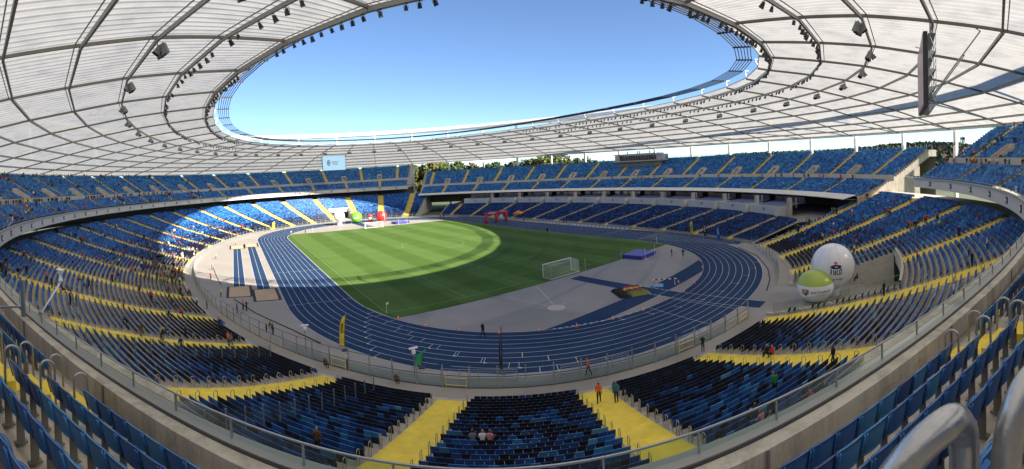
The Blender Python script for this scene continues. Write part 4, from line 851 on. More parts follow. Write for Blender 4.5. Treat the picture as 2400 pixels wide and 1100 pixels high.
def on_sphere(me_or_mb, name, parent, m, c, r, az, el0, sq=1.0, lift=.012, sub=1):
    """wrap flat (x,y) artwork on a sphere: x -> longitude, y -> latitude"""
    if isinstance(me_or_mb, MB): me = bpy.data.meshes.new(name); me.from_pydata(me_or_mb.v, [], me_or_mb.f)
    else: me = me_or_mb; me.name = name
    bm = bmesh.new(); bm.from_mesh(me); bmesh.ops.triangulate(bm, faces=bm.faces)
    for _ in range(sub): bmesh.ops.subdivide_edges(bm, edges=[e for e in bm.edges if e.calc_length() > .28], cuts=1)
    for v in bm.verts:
        la = el0 + v.co.y / r; lo = az + v.co.x / (r * max(math.cos(la), .3)); R_ = r + lift
        v.co = Vector((c[0] + R_ * math.cos(la) * math.cos(lo), c[1] + R_ * math.cos(la) * math.sin(lo), c[2] + R_ * sq * math.sin(la)))
    bm.to_mesh(me); bm.free(); me.materials.clear(); me.materials.append(m); o = link(name, me, parent); return o
def strokes(w, h, n):
    b = MB()
    for i in range(n):
        x = -w / 2 + w * (i + .5) / n; hh = h * (1 if i % 3 else .7); b.add([(x - w / n * .3, -hh / 2, 0), (x + w / n * .3, -hh / 2, 0), (x + w / n * .3, hh / 2, 0), (x - w / n * .3, hh / 2, 0)], [(0, 1, 2, 3)])
    me = bpy.data.meshes.new('strokes'); me.from_pydata(b.v, [], b.f); return me
def facing(p): return math.atan2(CAM[1] - p[1], CAM[0] - p[0])
def poly(b, pts, mi=0): b.add([(x, y, 0) for x, y in pts], [tuple(range(len(pts)))], mi)
def arc(cx, cy, rx, ry, a0, a1, n=14): return [(cx + rx * math.cos(math.radians(a)), cy + ry * math.sin(math.radians(a))) for a in np.linspace(a0, a1, n)]
def band(b, outer, inner):
    n = len(outer); o = len(b.v); b.v += [(x, y, 0) for x, y in outer] + [(x, y, 0) for x, y in inner]; b.f += [(o + i, o + i + 1, o + n + i + 1, o + n + i) for i in range(n - 1)]; b.m += [0] * (n - 1)
def pko(e, c, r, az, el):
    b = MB(); poly(b, arc(0, .98, .23, .23, 0, 360, 20)[:-1]); on_sphere(b, 'emblem_dot', e, M['coral'], c, r, az, el)
    b = MB(); band(b, arc(0, .44, .80, .30, 0, 360, 33), arc(.04, .44, .26, .07, 0, 360, 33)); on_sphere(b, 'emblem_ring', e, M['navy'], c, r, az, el)
    b = MB(); top = lambda x: .44 - .42 * math.sqrt(max(0, 1 - (x / .82) ** 2)) + .02; bot = lambda x: -.62 - .26 * math.sqrt(max(0, 1 - (x / .82) ** 2)) + .14
    def bar(x0, x1, n=4):
        xs = np.linspace(x0, x1, n); o = len(b.v); b.v += [(x, top(x) - .06, 0) for x in xs] + [(x, bot(x), 0) for x in xs]; b.f += [(o + i, o + i + 1, o + n + i + 1, o + n + i) for i in range(n - 1)]; b.m += [0] * (n - 1)
    bar(-.80, -.62); bar(-.42, -.26); bar(-.16, -.0)
    k_ = lambda pts: poly(b, pts)
    k_([(0, -.32), (.20, top(.2) - .06), (.36, top(.36) - .06), (.12, -.36)]); k_([(.06, -.42), (.22, -.42), (.40, bot(.4)), (.22, bot(.22))]); bar(.42, .52); bar(.68, .80); k_([(.52, top(.52) - .06), (.68, top(.68) - .06), (.68, top(.68) - .22), (.52, top(.52) - .2)]); k_([(.52, bot(.52)), (.68, bot(.68)), (.68, bot(.68) + .16), (.52, bot(.52) + .14)])
    on_sphere(b, 'emblem_letters', e, M['navy'], c, r, az, el)
    on_sphere(text_mesh('Bank Polski', .44, .004), 'lettering', e, M['print_black'], c, r, az, el - 1.42 / r)
def balloon(loc_, r, zc, neck, lab, matw, cat='inflatable', smooth=True):
    e = tag(empty('inflatable_sphere', (*loc_, .01)), lab, cat); b = MB(); b.lathe([(math.cos(a) * r, zc + math.sin(a) * r) for a in np.linspace(-math.pi / 2 + .02, math.pi / 2 - .001, 30)], n=48); b.build('envelope', matw, e, smooth=True); b = MB()
    for j in range(12): b.tube([(math.cos(2 * math.pi * j / 12) * math.cos(a) * (r + .001), math.sin(2 * math.pi * j / 12) * math.cos(a) * (r + .001), zc + math.sin(a) * (r + .001)) for a in np.linspace(-1.5, 1.5, 24)], .008, 4)
    b.build('seam', M['print_grey'], e)['kind'] = 'stuff'
    for j in range(4): a = j * math.pi / 2 + .5; b = MB(); b.tube([(math.cos(a) * r * .98, math.sin(a) * r * .98, zc - .3), (math.cos(a) * r * 1.35, math.sin(a) * r * 1.35, .02)], .012, 4); b.build('tether', M['white'], e)
    if neck: b = MB(); b.lathe([(neck, 0), (neck * 1.02, .35), (neck * .96, zc - r + .3), (neck * 1.25, zc - r * .9)], n=32); b.build('neck', matw, e, smooth=True)
    return e
PK = (6.0, -101.4); e = balloon(PK, 3.2, 4.35, .92, 'big white inflatable sphere with a bank emblem in the right tunnel cut', M['balloon_white']); pko(e, (0, 0, 4.35), 3.2, facing(PK) + .14, .02)
KT = (2.9, -99.4); e = tag(empty('inflatable_sphere', (*KT, .01)), 'green and white inflatable sphere with city lettering in front of the big white one', 'inflatable'); r = 2.62; sq = .86; zc = 2.2
pr_ = [(math.cos(a) * r, zc + math.sin(a) * r * sq) for a in np.linspace(-1.35, 1.569, 36)]
b = MB(); b.lathe([p for p in pr_ if p[1] <= zc + .62] , n=48); b.build('lower_half', M['balloon_white'], e, smooth=True); b = MB(); b.lathe([p for p in pr_ if p[1] >= zc + .50], n=48); b.build('upper_half', M['balloon_green'], e, smooth=True)
az = facing(KT) + .22; on_sphere(text_mesh('KATOWICE', .56, .006), 'lettering', e, M['print_black'], (0, 0, zc), r, az + .12, -.12, sq); on_sphere(text_mesh('dla odmiany', .24), 'small_lettering', e, M['print_grey'], (0, 0, zc), r, az + .12, -.32, sq)['kind'] = 'stuff'
hx = [(-.5, .3), (-.25, .55), (0, .3), (.25, .55), (.5, .3)]
for i, (x, c_) in enumerate(((-.42, (.45, .03, .06)), (-.21, (.75, .30, .03)), (0, (.75, .62, .06)), (.21, (.25, .12, .3)), (.42, (.06, .28, .42)))):
    b = MB(); poly(b, [(x - .1, .05), (x + .1, .05), (x + .1, .5 + .08 * (i % 2)), (x, .62 + .06 * (i % 2)), (x - .1, .5 + .08 * (i % 2))]); on_sphere(b, 'emblem_bar', e, mat('emblem_colour', c_, .5), (0, 0, zc), r, az - .78, -.16, sq)
b = MB(); poly(b, [(-.54, 0), (-.40, -.18), (-.22, -.18), (0, -.62), (.22, -.18), (.40, -.18), (.54, 0)]); on_sphere(b, 'emblem_base', e, mat('emblem_brown', (.05, .025, .015), .6), (0, 0, zc), r, az - .78, -.16, sq)
FW_ = (-8.7, 75.8); e = balloon(FW_, 2.55, 4.15, 1.15, 'white inflatable sphere with a bank emblem at the far end', M['balloon_white']); pko(e, (0, 0, 4.15), 2.55, facing(FW_) + .15, .05)
FG = (.2, 78.7); e = balloon(FG, 2.65, 2.68, 0, 'bright green inflatable sphere at the far end', M['balloon_green2']); on_sphere(strokes(2.6, .6, 7), 'lettering', e, M['balloon_white'], (0, 0, 2.68), 2.65, facing(FG), -.05)
FR = (10.3, 72.7); e = balloon(FR, 2.6, 2.65, 0, 'red inflatable sphere at the far end', M['red'])
b = MB(); b.tube([(2.68 * math.cos(a), 2.68 * math.sin(a), 2.65) for a in np.linspace(0, 2 * math.pi, 40, endpoint=False)], .09, 5, closed=True); ro = b.build('pale_rim', M['balloon_white'], e); ro.rotation_euler = (math.radians(90), 0, facing(FR) + .6); ro.location = (0, 0, 2.65); 
for v in ro.data.vertices: v.co.z -= 2.65
FC = (6.4, 77.1); e = tag(empty('inflatable_can', (*FC, .01)), 'red and white inflatable drink can between the green and red spheres', 'inflatable')
b = MB(); b.lathe([(.72, 0), (.85, .1), (.95, 1.3), (1.05, 1.35), (1.1, 2.3), (1.12, 3.3), (.9, 3.55), (0, 3.6)], n=24, mif=lambda i: 1 if i == 3 else 0); b.build('envelope', [M['red'], M['balloon_white']], e, smooth=True)
# goals
def goal(y, s_, lab):
    e = tag(empty('football_goal', (0, y, .016)), lab, 'goal', 'goals at both ends of the pitch')
    for x in (-3.66, 3.66): b = MB(); b.tube([(x, 0, 0), (x, 0, 2.44)], .07, 10); b.build('goal_post', M['white'], e)
    b = MB(); b.tube([(-3.73, 0, 2.44), (3.73, 0, 2.44)], .07, 10); b.build('crossbar', M['white'], e)
    b = MB(); D = 2.3 * s_
    b.tube([(-3.66, 0, .04), (-3.66, D, .04), (3.66, D, .04), (3.66, 0, .04)], .05, 8); b.build('ground_frame', M['white'], e)
    b = MB(); r_ = .012
    def prof(u): return (D * min(1, u * 1.0), 2.40)
    for x in np.linspace(-3.6, 3.6, 31):
        sag = .18 * (1 - abs(x) / 3.6); b.tube([(x, .02 * s_, 2.42), (x, D * .5, 2.40 - sag), (x, D * .93, 2.25), (x, D, .05)], r_, 3, cap=False)
    for u in np.linspace(.1, .9, 5): b.tube([(x, D * u, 2.41 - .18 * (1 - abs(x) / 3.6) * math.sin(math.pi * u)) for x in np.linspace(-3.6, 3.6, 9)], r_, 3, cap=False)
    for z_ in np.linspace(.25, 2.2, 10): b.tube([(x, D * (1 - .07 * z_ / 2.2), z_ - .06 * math.sin(math.pi * (x + 3.6) / 7.2)) for x in np.linspace(-3.6, 3.6, 9)], r_, 3, cap=False)
    for x in (-3.62, 3.62):
        for u in np.linspace(.1, .95, 10): b.tube([(x, D * u, .05), (x, D * u, 2.38)], r_, 3, cap=False)
        for z_ in np.linspace(.25, 2.2, 10): b.tube([(x, 0, z_), (x, D, z_)], r_, 3, cap=False)
    b.build('net', mat('net_cord', (.7, .74, .6), .8) if 'net_cord' not in bpy.data.materials else bpy.data.materials['net_cord'], e)
goal(-52.5, -1, 'white football goal with netting at the near end of the pitch'); goal(52.5, 1, 'white football goal at the far end of the pitch')
for x, y, lab in ((-34, -52.5, 'corner flag pole at the near left corner of the pitch'), (34, -52.5, 'corner flag pole by the high jump mat'), (-34, 52.5, 'corner flag pole at the far sunlit corner')):
    e = tag(empty('corner_flag', (x, y, .016)), lab, 'flag'); b = MB(); b.tube([(0, 0, 0), (0, 0, 1.6)], .025, 6); b.build('pole', M['white'], e); b = MB(); b.add([(0, 0, 1.58), (.4, .1, 1.5), (.38, .1, 1.25), (0, 0, 1.2)], [(0, 1, 2, 3)]); b.build('flag_cloth', M['white'], e)
for x, y in ((5.0, -55.1), (-25, 55), (14, -57)): b = MB(); b.tube([(x, y, 0), (x, y, 2.3)], .022, 6); tag(b.build('thin_pole', M['white']), {5: 'thin white pole standing behind the near goal', -25: 'thin white pole behind the far goal line', 14: 'thin white pole between near goal and jump mat'}[int(x)], 'pole')
# high jump mats
M['mat_blue'] = mat('mat_vinyl', (.035, .045, .32), .45, noise=.06, scale=1.5)
def jump_mat(x, y, rz, lab, cover=False):
    e = tag(empty('high_jump_mat', (x, y, .01), rz), lab, 'jump mat'); b = MB(); b.box((0, 0, .36), (6., 5., .68)); o = b.build('foam_block', M['mat_blue'], e); bv = o.modifiers.new('b', 'BEVEL'); bv.width = .07; bv.segments = 3
    b = MB(); b.box((0, 0, .74), (6.08, 5.08, .10)); o = b.build('top_pad', mat('mat_top', (.05, .065, .38), .5, noise=.05, scale=2), e); bv = o.modifiers.new('b', 'BEVEL'); bv.width = .04; bv.segments = 2
    for sx in (-1, 1):
        b = MB(); b.tube([(sx * 2.02, -2.75, 0), (sx * 2.02, -2.75, 2.3)], .035, 8); b.box((sx * 2.02, -2.85, .03), (.5, .5, .05)); b.build('upright', M['white'], e)
    b = MB(); b.tube([(-2.0, -2.75, 1.15), (2.0, -2.75, 1.15)], .018, 6); b.build('crossbar', M['white'], e)
jump_mat(20.3, -57.0, math.radians(4), 'blue high jump mat with two white uprights beside the pitch edge'); jump_mat(14.8, 61.5, math.radians(5), 'dark blue jump mat on the far sunlit apron')
# rolled-up folded mats in bright colours
M.update(c_green=mat('cloth_green', (.05, .24, .04), .8), c_yellow=mat('cloth_yellow', (.72, .42, .02), .8), c_dred=mat('cloth_red', (.42, .02, .02), .8), c_teal=mat('cloth_teal', (.02, .10, .11), .8), c_olive=mat('cloth_olive', (.22, .20, .03), .8), c_dark=mat('cloth_black', (.012, .012, .011), .85))
cols = ['c_olive', 'c_green', 'c_dred', 'c_teal', 'c_yellow', 'c_dred']; names = ['olive', 'green', 'red', 'teal', 'yellow', 'dark red']
HD = np.array([math.cos(.62 - math.pi / 2 + .25), math.sin(.62 - math.pi / 2 + .25)]); hz = math.atan2(-2.1, 3.6)
for i in range(6):
    cx, cy = -2.0 + .33 * (i - 2.5) * 1.2, -71.6 + .66 * (i - 2.5) * 1.0; e = tag(empty('folded_cloth', (cx, cy, .012), hz + .08 * math.sin(3 * i)), f"folded {names[i]} ground cloth in the heap on the javelin runway", 'cloth', 'heap of coloured cloths on the runway')
    n_ = 12; b = MB()
    for c in range(5):
        for a in range(n_ + 1): b.v.append((-1.1 + 3.4 * a / n_ + .12 * math.sin(c + i), -.44 + .22 * c + .06 * math.sin(a * 1.3 + i), (.26 + .16 * abs(math.sin(a * .9 + 1.7 * i)) + .06 * random.random()) if 0 < c < 4 and 0 < a < n_ else .01))
    for c in range(4):
        for a in range(n_): q = c * (n_ + 1) + a; b.f.append((q, q + 1, q + n_ + 2, q + n_ + 1)); b.m.append(0)
    b.build('cloth_fold', M[cols[i]], e, smooth=True)
    b = MB()
    for c in range(5):
        for a in range(6): b.v.append((-2.7 + 1.75 * a / 5 + .2 * math.sin(c * 2 + i), -.46 + .23 * c, (.22 + .2 * abs(math.sin(a * 1.4 + i))) if 0 < c < 4 and 0 < a < 5 else .008))
    for c in range(4):
        for a in range(5): q = c * 6 + a; b.f.append((q, q + 1, q + 7, q + 6)); b.m.append(0)
    b.build('cloth_end', M['c_dark'], e, smooth=True)
# steeplechase barrier by the water jump
e = tag(empty('steeplechase_barrier', (4.1, -73.9, .012), math.atan2(-2.8, 2.0)), 'black and white striped steeplechase barrier over the water jump', 'barrier')
for i in range(9): b = MB(); b.box((-1.8 + i * .45, 0, .85), (.45, .14, .13)); b.build('beam_block', M['white'] if i % 2 == 0 else M['black'], e)
for x in (-1.7, 1.7): b = MB(); b.box((x, 0, .40), (.08, .08, .78)); b.box((x, 0, .03), (.1, 1.2, .06)); b.build('leg', M['orange'] if x < 0 else M['white'], e)
b = MB(); b.box((3.0, -73.3, .02), (1.9, 1.7, .03), rz=.6); tag(b.build('cyan_cover', mat('cyan_sheet', (.02, .32, .62), .4)), 'bright cyan sheet lying beside the striped barrier', 'sheet')
# traffic cones round the near bend
cone_b = MB(); cone_b.lathe([(.17, .035), (.16, .04), (.03, .62), (0, .63)], n=14); cme = bpy.data.meshes.new('cone_body'); cme.from_pydata(cone_b.v, [], cone_b.f); cme.materials.append(M['orange']); cme.polygons.foreach_set('use_smooth', [True] * len(cone_b.f))
base_b = MB(); base_b.box((0, 0, .02), (.46, .46, .04)); bme = bpy.data.meshes.new('cone_base'); bme.from_pydata(base_b.v, [], base_b.f); bme.materials.append(M['orange'])
bb_ = MB(); bb_.lathe([(.118, .22), (.082, .38)], n=14); wme = bpy.data.meshes.new('cone_band'); wme.from_pydata([(x * 1.06, y * 1.06, z) for x, y, z in bb_.v], [], bb_.f); wme.materials.append(M['white'])
cones = [(-33.5, -55.8), (-31.5, -60.7), (-28.7, -64.8), (-25.3, -68.8), (-21.4, -71.8), (-17.4, -74.5), (-12.8, -76.6), (-8., -78.1), (-3.1, -78.6), (1.8, -78.9), (6.5, -78.2), (11.2, -76.9), (16.2, -74.7), (20.8, -71.8), (26.7, -62.6), (5.9, -75.5), (2.6, -73.4)]
cl = ['at the near left pitch corner', 'second along the inner kerb from the pitch corner', 'third along the inner kerb from the pitch corner', 'on the kerb just right of the walking person', 'first on the dashed kerb line', 'second on the dashed kerb line', 'at the pointed end of the water jump lane', 'on the kerb at the first grey wedge', 'beside the near edge of the javelin runway crossing', 'beside the far edge of the javelin runway crossing', 'halfway along the second grey wedge', 'near the tip of the second grey wedge', 'at the tip of the second grey wedge', 'on the inner kerb above the wedge tip', 'behind the two persons by the jump mat', 'at the right foot of the striped barrier', 'at the left foot of the striped barrier']
for (x, y), l_ in zip(cones, cl):
    e = tag(empty('traffic_cone', (x, y, .016), random.random()), 'orange traffic cone ' + l_, 'traffic cone', 'orange cones round the near bend'); e.scale = (.85, .85, .85)
    for nm, me in (('cone_body', cme), ('cone_base', bme), ('cone_band', wme)): link(nm, me, e)
# feather flags
def feather(x, y, h, w, m, lab, txt=None, tm=None, lean=0.0, drop=False, az=None):
    az = facing((x, y)) + math.pi / 2 if az is None else az; e = tag(empty('feather_flag', (x, y, .01), az), lab, 'flag')
    b = MB(); b.tube([(0, 0, 0)] + [(lean * u * u, 0, h * u) for u in np.linspace(.1, 1, 8)], .025, 6); b.box((0, 0, .05), (.7, .7, .08)); b.build('pole', M['dark_steel'], e)
    b = MB(); N_ = 14; L_ = []; R_ = []
    for i in range(N_ + 1):
        u = i / N_; z_ = h * (.10 + .9 * u); ww = w * (1 if u < .72 else math.sqrt(max(0, 1 - ((u - .72) / .28) ** 2)) * .92 + .08 * (1 - u)); yy = .10 * math.sin(5 * u); L_.append((lean * (z_ / h) ** 2 + .01, yy * .2, z_)); R_.append((lean * (z_ / h) ** 2 - ww if not drop else lean * (z_ / h) ** 2 - ww, yy, z_ - (.25 * u if u > .6 else 0)))
    b.v = L_ + R_; b.f = [(i, i + 1, N_ + 2 + i, N_ + 1 + i) for i in range(N_)]; b.m = [0] * N_; o = b.build('flag_cloth', m, e, smooth=True); sd = o.modifiers.new('s', 'SOLIDIFY'); sd.thickness = .012
    if txt:
        me = text_mesh(txt, w * .62, .008) if isinstance(txt, str) else strokes(h * .42, w * .4, txt); o = link('lettering', me, e); me.materials.clear(); me.materials.append(tm)
        for v in me.vertices:
            X, Y = v.co.x, v.co.y; z_ = h * .58 + X; v.co = Vector((lean * (z_ / h) ** 2 - w * .5 + Y * -1.0 * -1, .02, z_))
        o2 = o.copy(); o2.data = me.copy(); COL.objects.link(o2); 
        for v in o2.data.vertices: v.co.y = -.035 + .10 * math.sin(5 * max(0, (v.co.z / h - .1) / .9)) * .6
        for v in me.vertices: v.co.y = .035 + .10 * math.sin(5 * max(0, (v.co.z / h - .1) / .9)) * .6
    return e
M['flag_yellow'] = mat('flag_yellow', (.78, .60, .05), .75); M['flag_dark'] = mat('flag_navy', (.012, .012, .03), .7); M['flag_green'] = mat('flag_green', (.03, .38, .13), .7); M['flag_blue'] = mat('flag_blue', (.02, .12, .42), .7); M['flag_black'] = mat('flag_black', (.012, .012, .013), .7)
feather(-43.3, -63.3, 4.5, .62, M['flag_yellow'], 'tall yellow feather flag with black lettering on the near left bend', 'Śląskie', M['print_black'], lean=.35)
feather(-31.2, -77.7, 4.6, .5, M['flag_dark'], 'tall dark narrow feather flag by the near fence', 9, M['print_grey'], lean=.1, az=facing((-31.2, -77.7)) + 2.7)
feather(-37.2, -71.6, 2.0, .75, M['flag_green'], 'short green feather flag with pale emblem by the near fence', lean=.45)
feather(47.1, -55.9, 4.3, .8, M['flag_yellow'], 'yellow feather flag on the home straight below the main stand', 'Śląskie', M['print_black'], lean=-.3); feather(45.7, -60.7, 4.1, .75, M['flag_black'], 'black feather flag between the yellow and blue ones on the home straight', 8, M['white'], lean=-.35); feather(43.2, -65.8, 3.8, .75, M['flag_blue'], 'blue feather flag at the near end of the home straight', 8, M['white'], lean=-.4)
feather(-37.5, 80.0, 3.6, 1.3, M['flag_yellow'], 'wide yellow banner flag at the far sunlit bend', lean=.2)
# start arch, tent, red mat, boards
e = tag(empty('inflatable_arch', (42.2, 27.6, .015), math.atan2(-1.5, 8.5)), 'red inflatable double arch over the home straight', 'arch'); H = 4.0; r_ = .62
for x in (-4.4, 0, 4.3): b = MB(); b.tube([(x, 0, 0), (x, 0, 1.2), (x, 0, 2.4), (x, 0, H - .3)], [r_, r_ * .96, r_, r_], 14); b.build('arch_leg', M['red'], e, smooth=True)
for x0, x1 in ((-4.4, 0), (0, 4.3)): b = MB(); b.tube([(x0 - .3, 0, H - .35), ((x0 + x1) / 2, 0, H - .15), (x1 + .3, 0, H - .35)], r_, 14); b.build('arch_beam', M['red'], e, smooth=True)
me = strokes(3.0, .5, 8); o = link('lettering', me, e, (-2.2, -.66, H - .2)); o.rotation_euler = (math.radians(90), 0, 0); me.materials.clear(); me.materials.append(M['white'])
b = MB(); b.box((2.2, .1, 2.5), (1.7, .1, 1.6)); b.build('hung_board', M['fascia'], e)
e = tag(empty('canopy_tent', (55.4, 30.4, .01), .5), 'orange pyramid canopy tent beside the arch', 'tent'); b = MB(); b.add([(-1.7, -1.7, 2.2), (1.7, -1.7, 2.2), (1.7, 1.7, 2.2), (-1.7, 1.7, 2.2), (0, 0, 3.5), (-1.7, -1.7, 1.95), (1.7, -1.7, 1.95), (1.7, 1.7, 1.95), (-1.7, 1.7, 1.95)], [(0, 1, 4), (1, 2, 4), (2, 3, 4), (3, 0, 4), (0, 5, 6, 1), (1, 6, 7, 2), (2, 7, 8, 3), (3, 8, 5, 0)]); b.build('canopy', mat('tent_orange', (.75, .22, .05), .7), e)
for x in (-1.6, 1.6):
    for y in (-1.6, 1.6): b = MB(); b.tube([(x, y, 0), (x, y, 2.2)], .03, 6); b.build('tent_leg', M['white'], e)
b = MB(); b.add([(-1.4, -.7, .02), (1.4, -.7, .02), (1.4, .7, .02), (-1.4, .7, .02), (-.5, 0, .5), (.5, 0, .42)], [(0, 1, 5, 4), (1, 2, 5), (2, 3, 4, 5), (3, 0, 4)]); o = b.build('red_cover', M['red']); o.location = (54.6, 1.2, 0); o.rotation_euler = (0, 0, 1.2); tag(o, 'crumpled red cover lying on the apron below the main stand', 'cover')
for i, y in enumerate(np.arange(-30, 12, 1.75)):
    e = tag(empty('lane_board', (50.9 - .0 , y, .01)), f'{ORD[i]} low pale board from the near end of the row beside the home straight', 'board', 'low boards beside the home straight'); b = MB(); b.box((0, 0, .22), (.08, 1.3, .42)); b.build('panel', M['white'], e); b = MB(); b.box((0, .76, .16), (.22, .22, .3)); b.build('weight', M['black'], e)
# dark drain slots in the pavement
for pts, lab in (([(-56.2, -35.7), (-52.8, -45.), (-48.5, -53.6), (-45.6, -60.)], 'dark curved drain slot by the left sand pits'), ([(35.8, -73.9), (28.4, -81.3), (18.8, -86.9), (12.2, -89.5), (6.1, -91.)], 'dark curved drain slot outside the right bend'), ([(-61.3, -5.), (-60.7, -10.5), (-59.9, -17), (-58.8, -23.8)], 'dark curved drain slot by the sunlit left apron')):
    b = MB(); b.tube([(x, y, .02) for x, y in pts], .09, 6); tag(b.build('drain_slot', M['black']), lab, 'drain')
# lamp-like camera poles
def cam_pole(x, y, h, lab):
    e = tag(empty('camera_pole', (x, y, 0)), lab, 'camera pole'); b = MB(); b.tube([(0, 0, 0), (0, 0, h)], .05, 8); b.build('pole', M['steel'], e); b = MB(); b.box((0, 0, h + .05), (.9, .25, .12)); b.lathe([(.02, -.05), (.2, -.15), (.22, -.45), (.1, -.6), (0, -.62)], (0, 0, h), 12); b.build('camera_head', M['white'], e)
p = S(-137.0, 1.2); cam_pole(p[0], p[1], 3.2, 'white headed camera pole at the left part of the near fence'); p = S(-126.6, .8); cam_pole(p[0], p[1], 2.9, 'white headed camera pole left of the green feather flag')
def cctv(px_, tip_dx, lab, L=1.1):
    t = tpx(px_, 35.0, -160, -95); base = S3(t, 35.0, 15.15); n = np.array([*nrm(t), 0]); tg = np.array([*tang(t), 0]); e = tag(empty('security_camera', base), lab, 'camera'); tip = base - n * L + tg * tip_dx + np.array([0, 0, 1.35])
    b = MB(); b.tube([base, tip], .035, 8); keep(b.build('mount_arm', M['white'], smooth=True), e)
    b = MB(); b.lathe([(0, .36), (.10, .35), (.105, .26), (.06, .22), (.08, .03), (.105, .0), (.09, -.08), (0, -.12)], tip + np.array([0, 0, .1]), 14); keep(b.build('camera_dome', M['white'], smooth=True), e)
    b = MB(); b.box(tip + np.array([0, 0, .50]), (.46, .2, .05), fr=(tg, n, np.array([0, 0, 1.]))); keep(b.build('sun_shield', M['white']), e)
cctv(88, -.1, 'white security camera on a slanting arm over the left balustrade'); cctv(14, -.1, 'white security camera on an arm at the far left of the balustrade'); cctv(2408, .2, 'white security camera on an arm at the right end of the balustrade')
t_ = tpx(56, 35.45, -160, -95); e = tag(empty('steel_post', S3(t_, 35.45, 15.2)), 'upright galvanised steel post with cross arm on the left parapet', 'post'); b = MB(); b.box(S3(t_, 35.45, 15.95), (.14, .14, 1.5)); keep(b.build('upright', M['steel']), e); b = MB(); pa, pb_ = S3(t_, 35.45, 15.62), S3(t_ - .3, 37.2, 15.62); beam(b, pa, pb_, .08, .08); keep(b.build('cross_arm', M['steel']), e)
# far screen artwork
b = MB(); band(b, arc(-3.0, 4.5, .95, 1.55, 0, 360, 33), arc(-3.0, 4.5, .62, 1.15, 0, 360, 33)); poly(b, [(-3.35, 4.9), (-2.75, 5.3), (-2.65, 4.3), (-3.0, 3.7), (-3.3, 4.1)])
o = b.build('emblem', M['navy']); o.parent = sb2; o.rotation_euler = (math.radians(90), 0, 0); o.location = (0, -.34, -.3)
for tx, z_ in (('Stadion', 4.75), ('Śląski', 3.55)):
    me = text_mesh(tx, 1.25, .01); me.materials.clear(); me.materials.append(M['navy']); o = link('lettering', me, sb2, (.6, -.34, z_)); o.rotation_euler = (math.radians(90), 0, 0)
# ------------------------------------------------------------------ people
def ray(px, py):
    th = (px - 1200) / FPX; v = (Y0 - py) / FPX; return RC @ np.array([math.sin(th), math.cos(th), v])
def ground_at(px, py, z=0.0): d = ray(px, py); return CAM + d * (z - CAM[2]) / d[2]
GT = np.arange(-180, 180, .5); GB = S(GT, np.zeros(len(GT))); GN = nrm(GT)
def tk_of(x, y):
    v = np.array([x, y]) - GB; k = (v * GN).sum(1); e = np.linalg.norm(v - k[:, None] * GN, axis=1); e[k < -20] = 1e9; i = int(e.argmin()); return GT[i], k[i]
def hit_lower(px, py):
    d = ray(px, py); d = d / np.hypot(d[0], d[1]); s_ = 5.0
    while s_ < 330:
        p = CAM + d * s_; t, k = tk_of(p[0], p[1])
        if 4.0 < k < 37.5 and p[2] <= float(zl(k)) + .05: return t, k
        if k <= 4.0 and p[2] <= .05: return t, k
        s_ += .25 if s_ < 80 else .6
    return None
SKIN = mat('skin', (.46, .25, .17), .6); HAIRS = [mat('hair_dark', (.02, .014, .01), .7), mat('hair_brown', (.09, .045, .02), .7), mat('hair_fair', (.30, .20, .10), .7), mat('hair_grey', (.25, .24, .23), .7)]
TOPC = dict(black=(.012, .012, .014), navy=(.012, .02, .06), grey=(.16, .16, .17), white=(.70, .70, .68), red=(.55, .025, .03), orange=(.85, .14, .02), yellow=(.70, .75, .05), green=(.03, .22, .06), teal=(.02, .17, .18), brown=(.12, .06, .03), beige=(.42, .34, .24), pink=(.55, .22, .24), purple=(.08, .05, .25), blue=(.03, .10, .34))
TOPS = {k: mat('clothing_' + k, v, .8, noise=.15, scale=14) for k, v in TOPC.items()}
LEGS = {k: mat('trousers_' + k, v, .85, noise=.15, scale=14) for k, v in dict(black=(.012, .012, .013), denim=(.03, .05, .10), grey=(.12, .12, .12), beige=(.33, .27, .19)).items()}
SHOE = mat('shoes', (.03, .03, .03), .6)
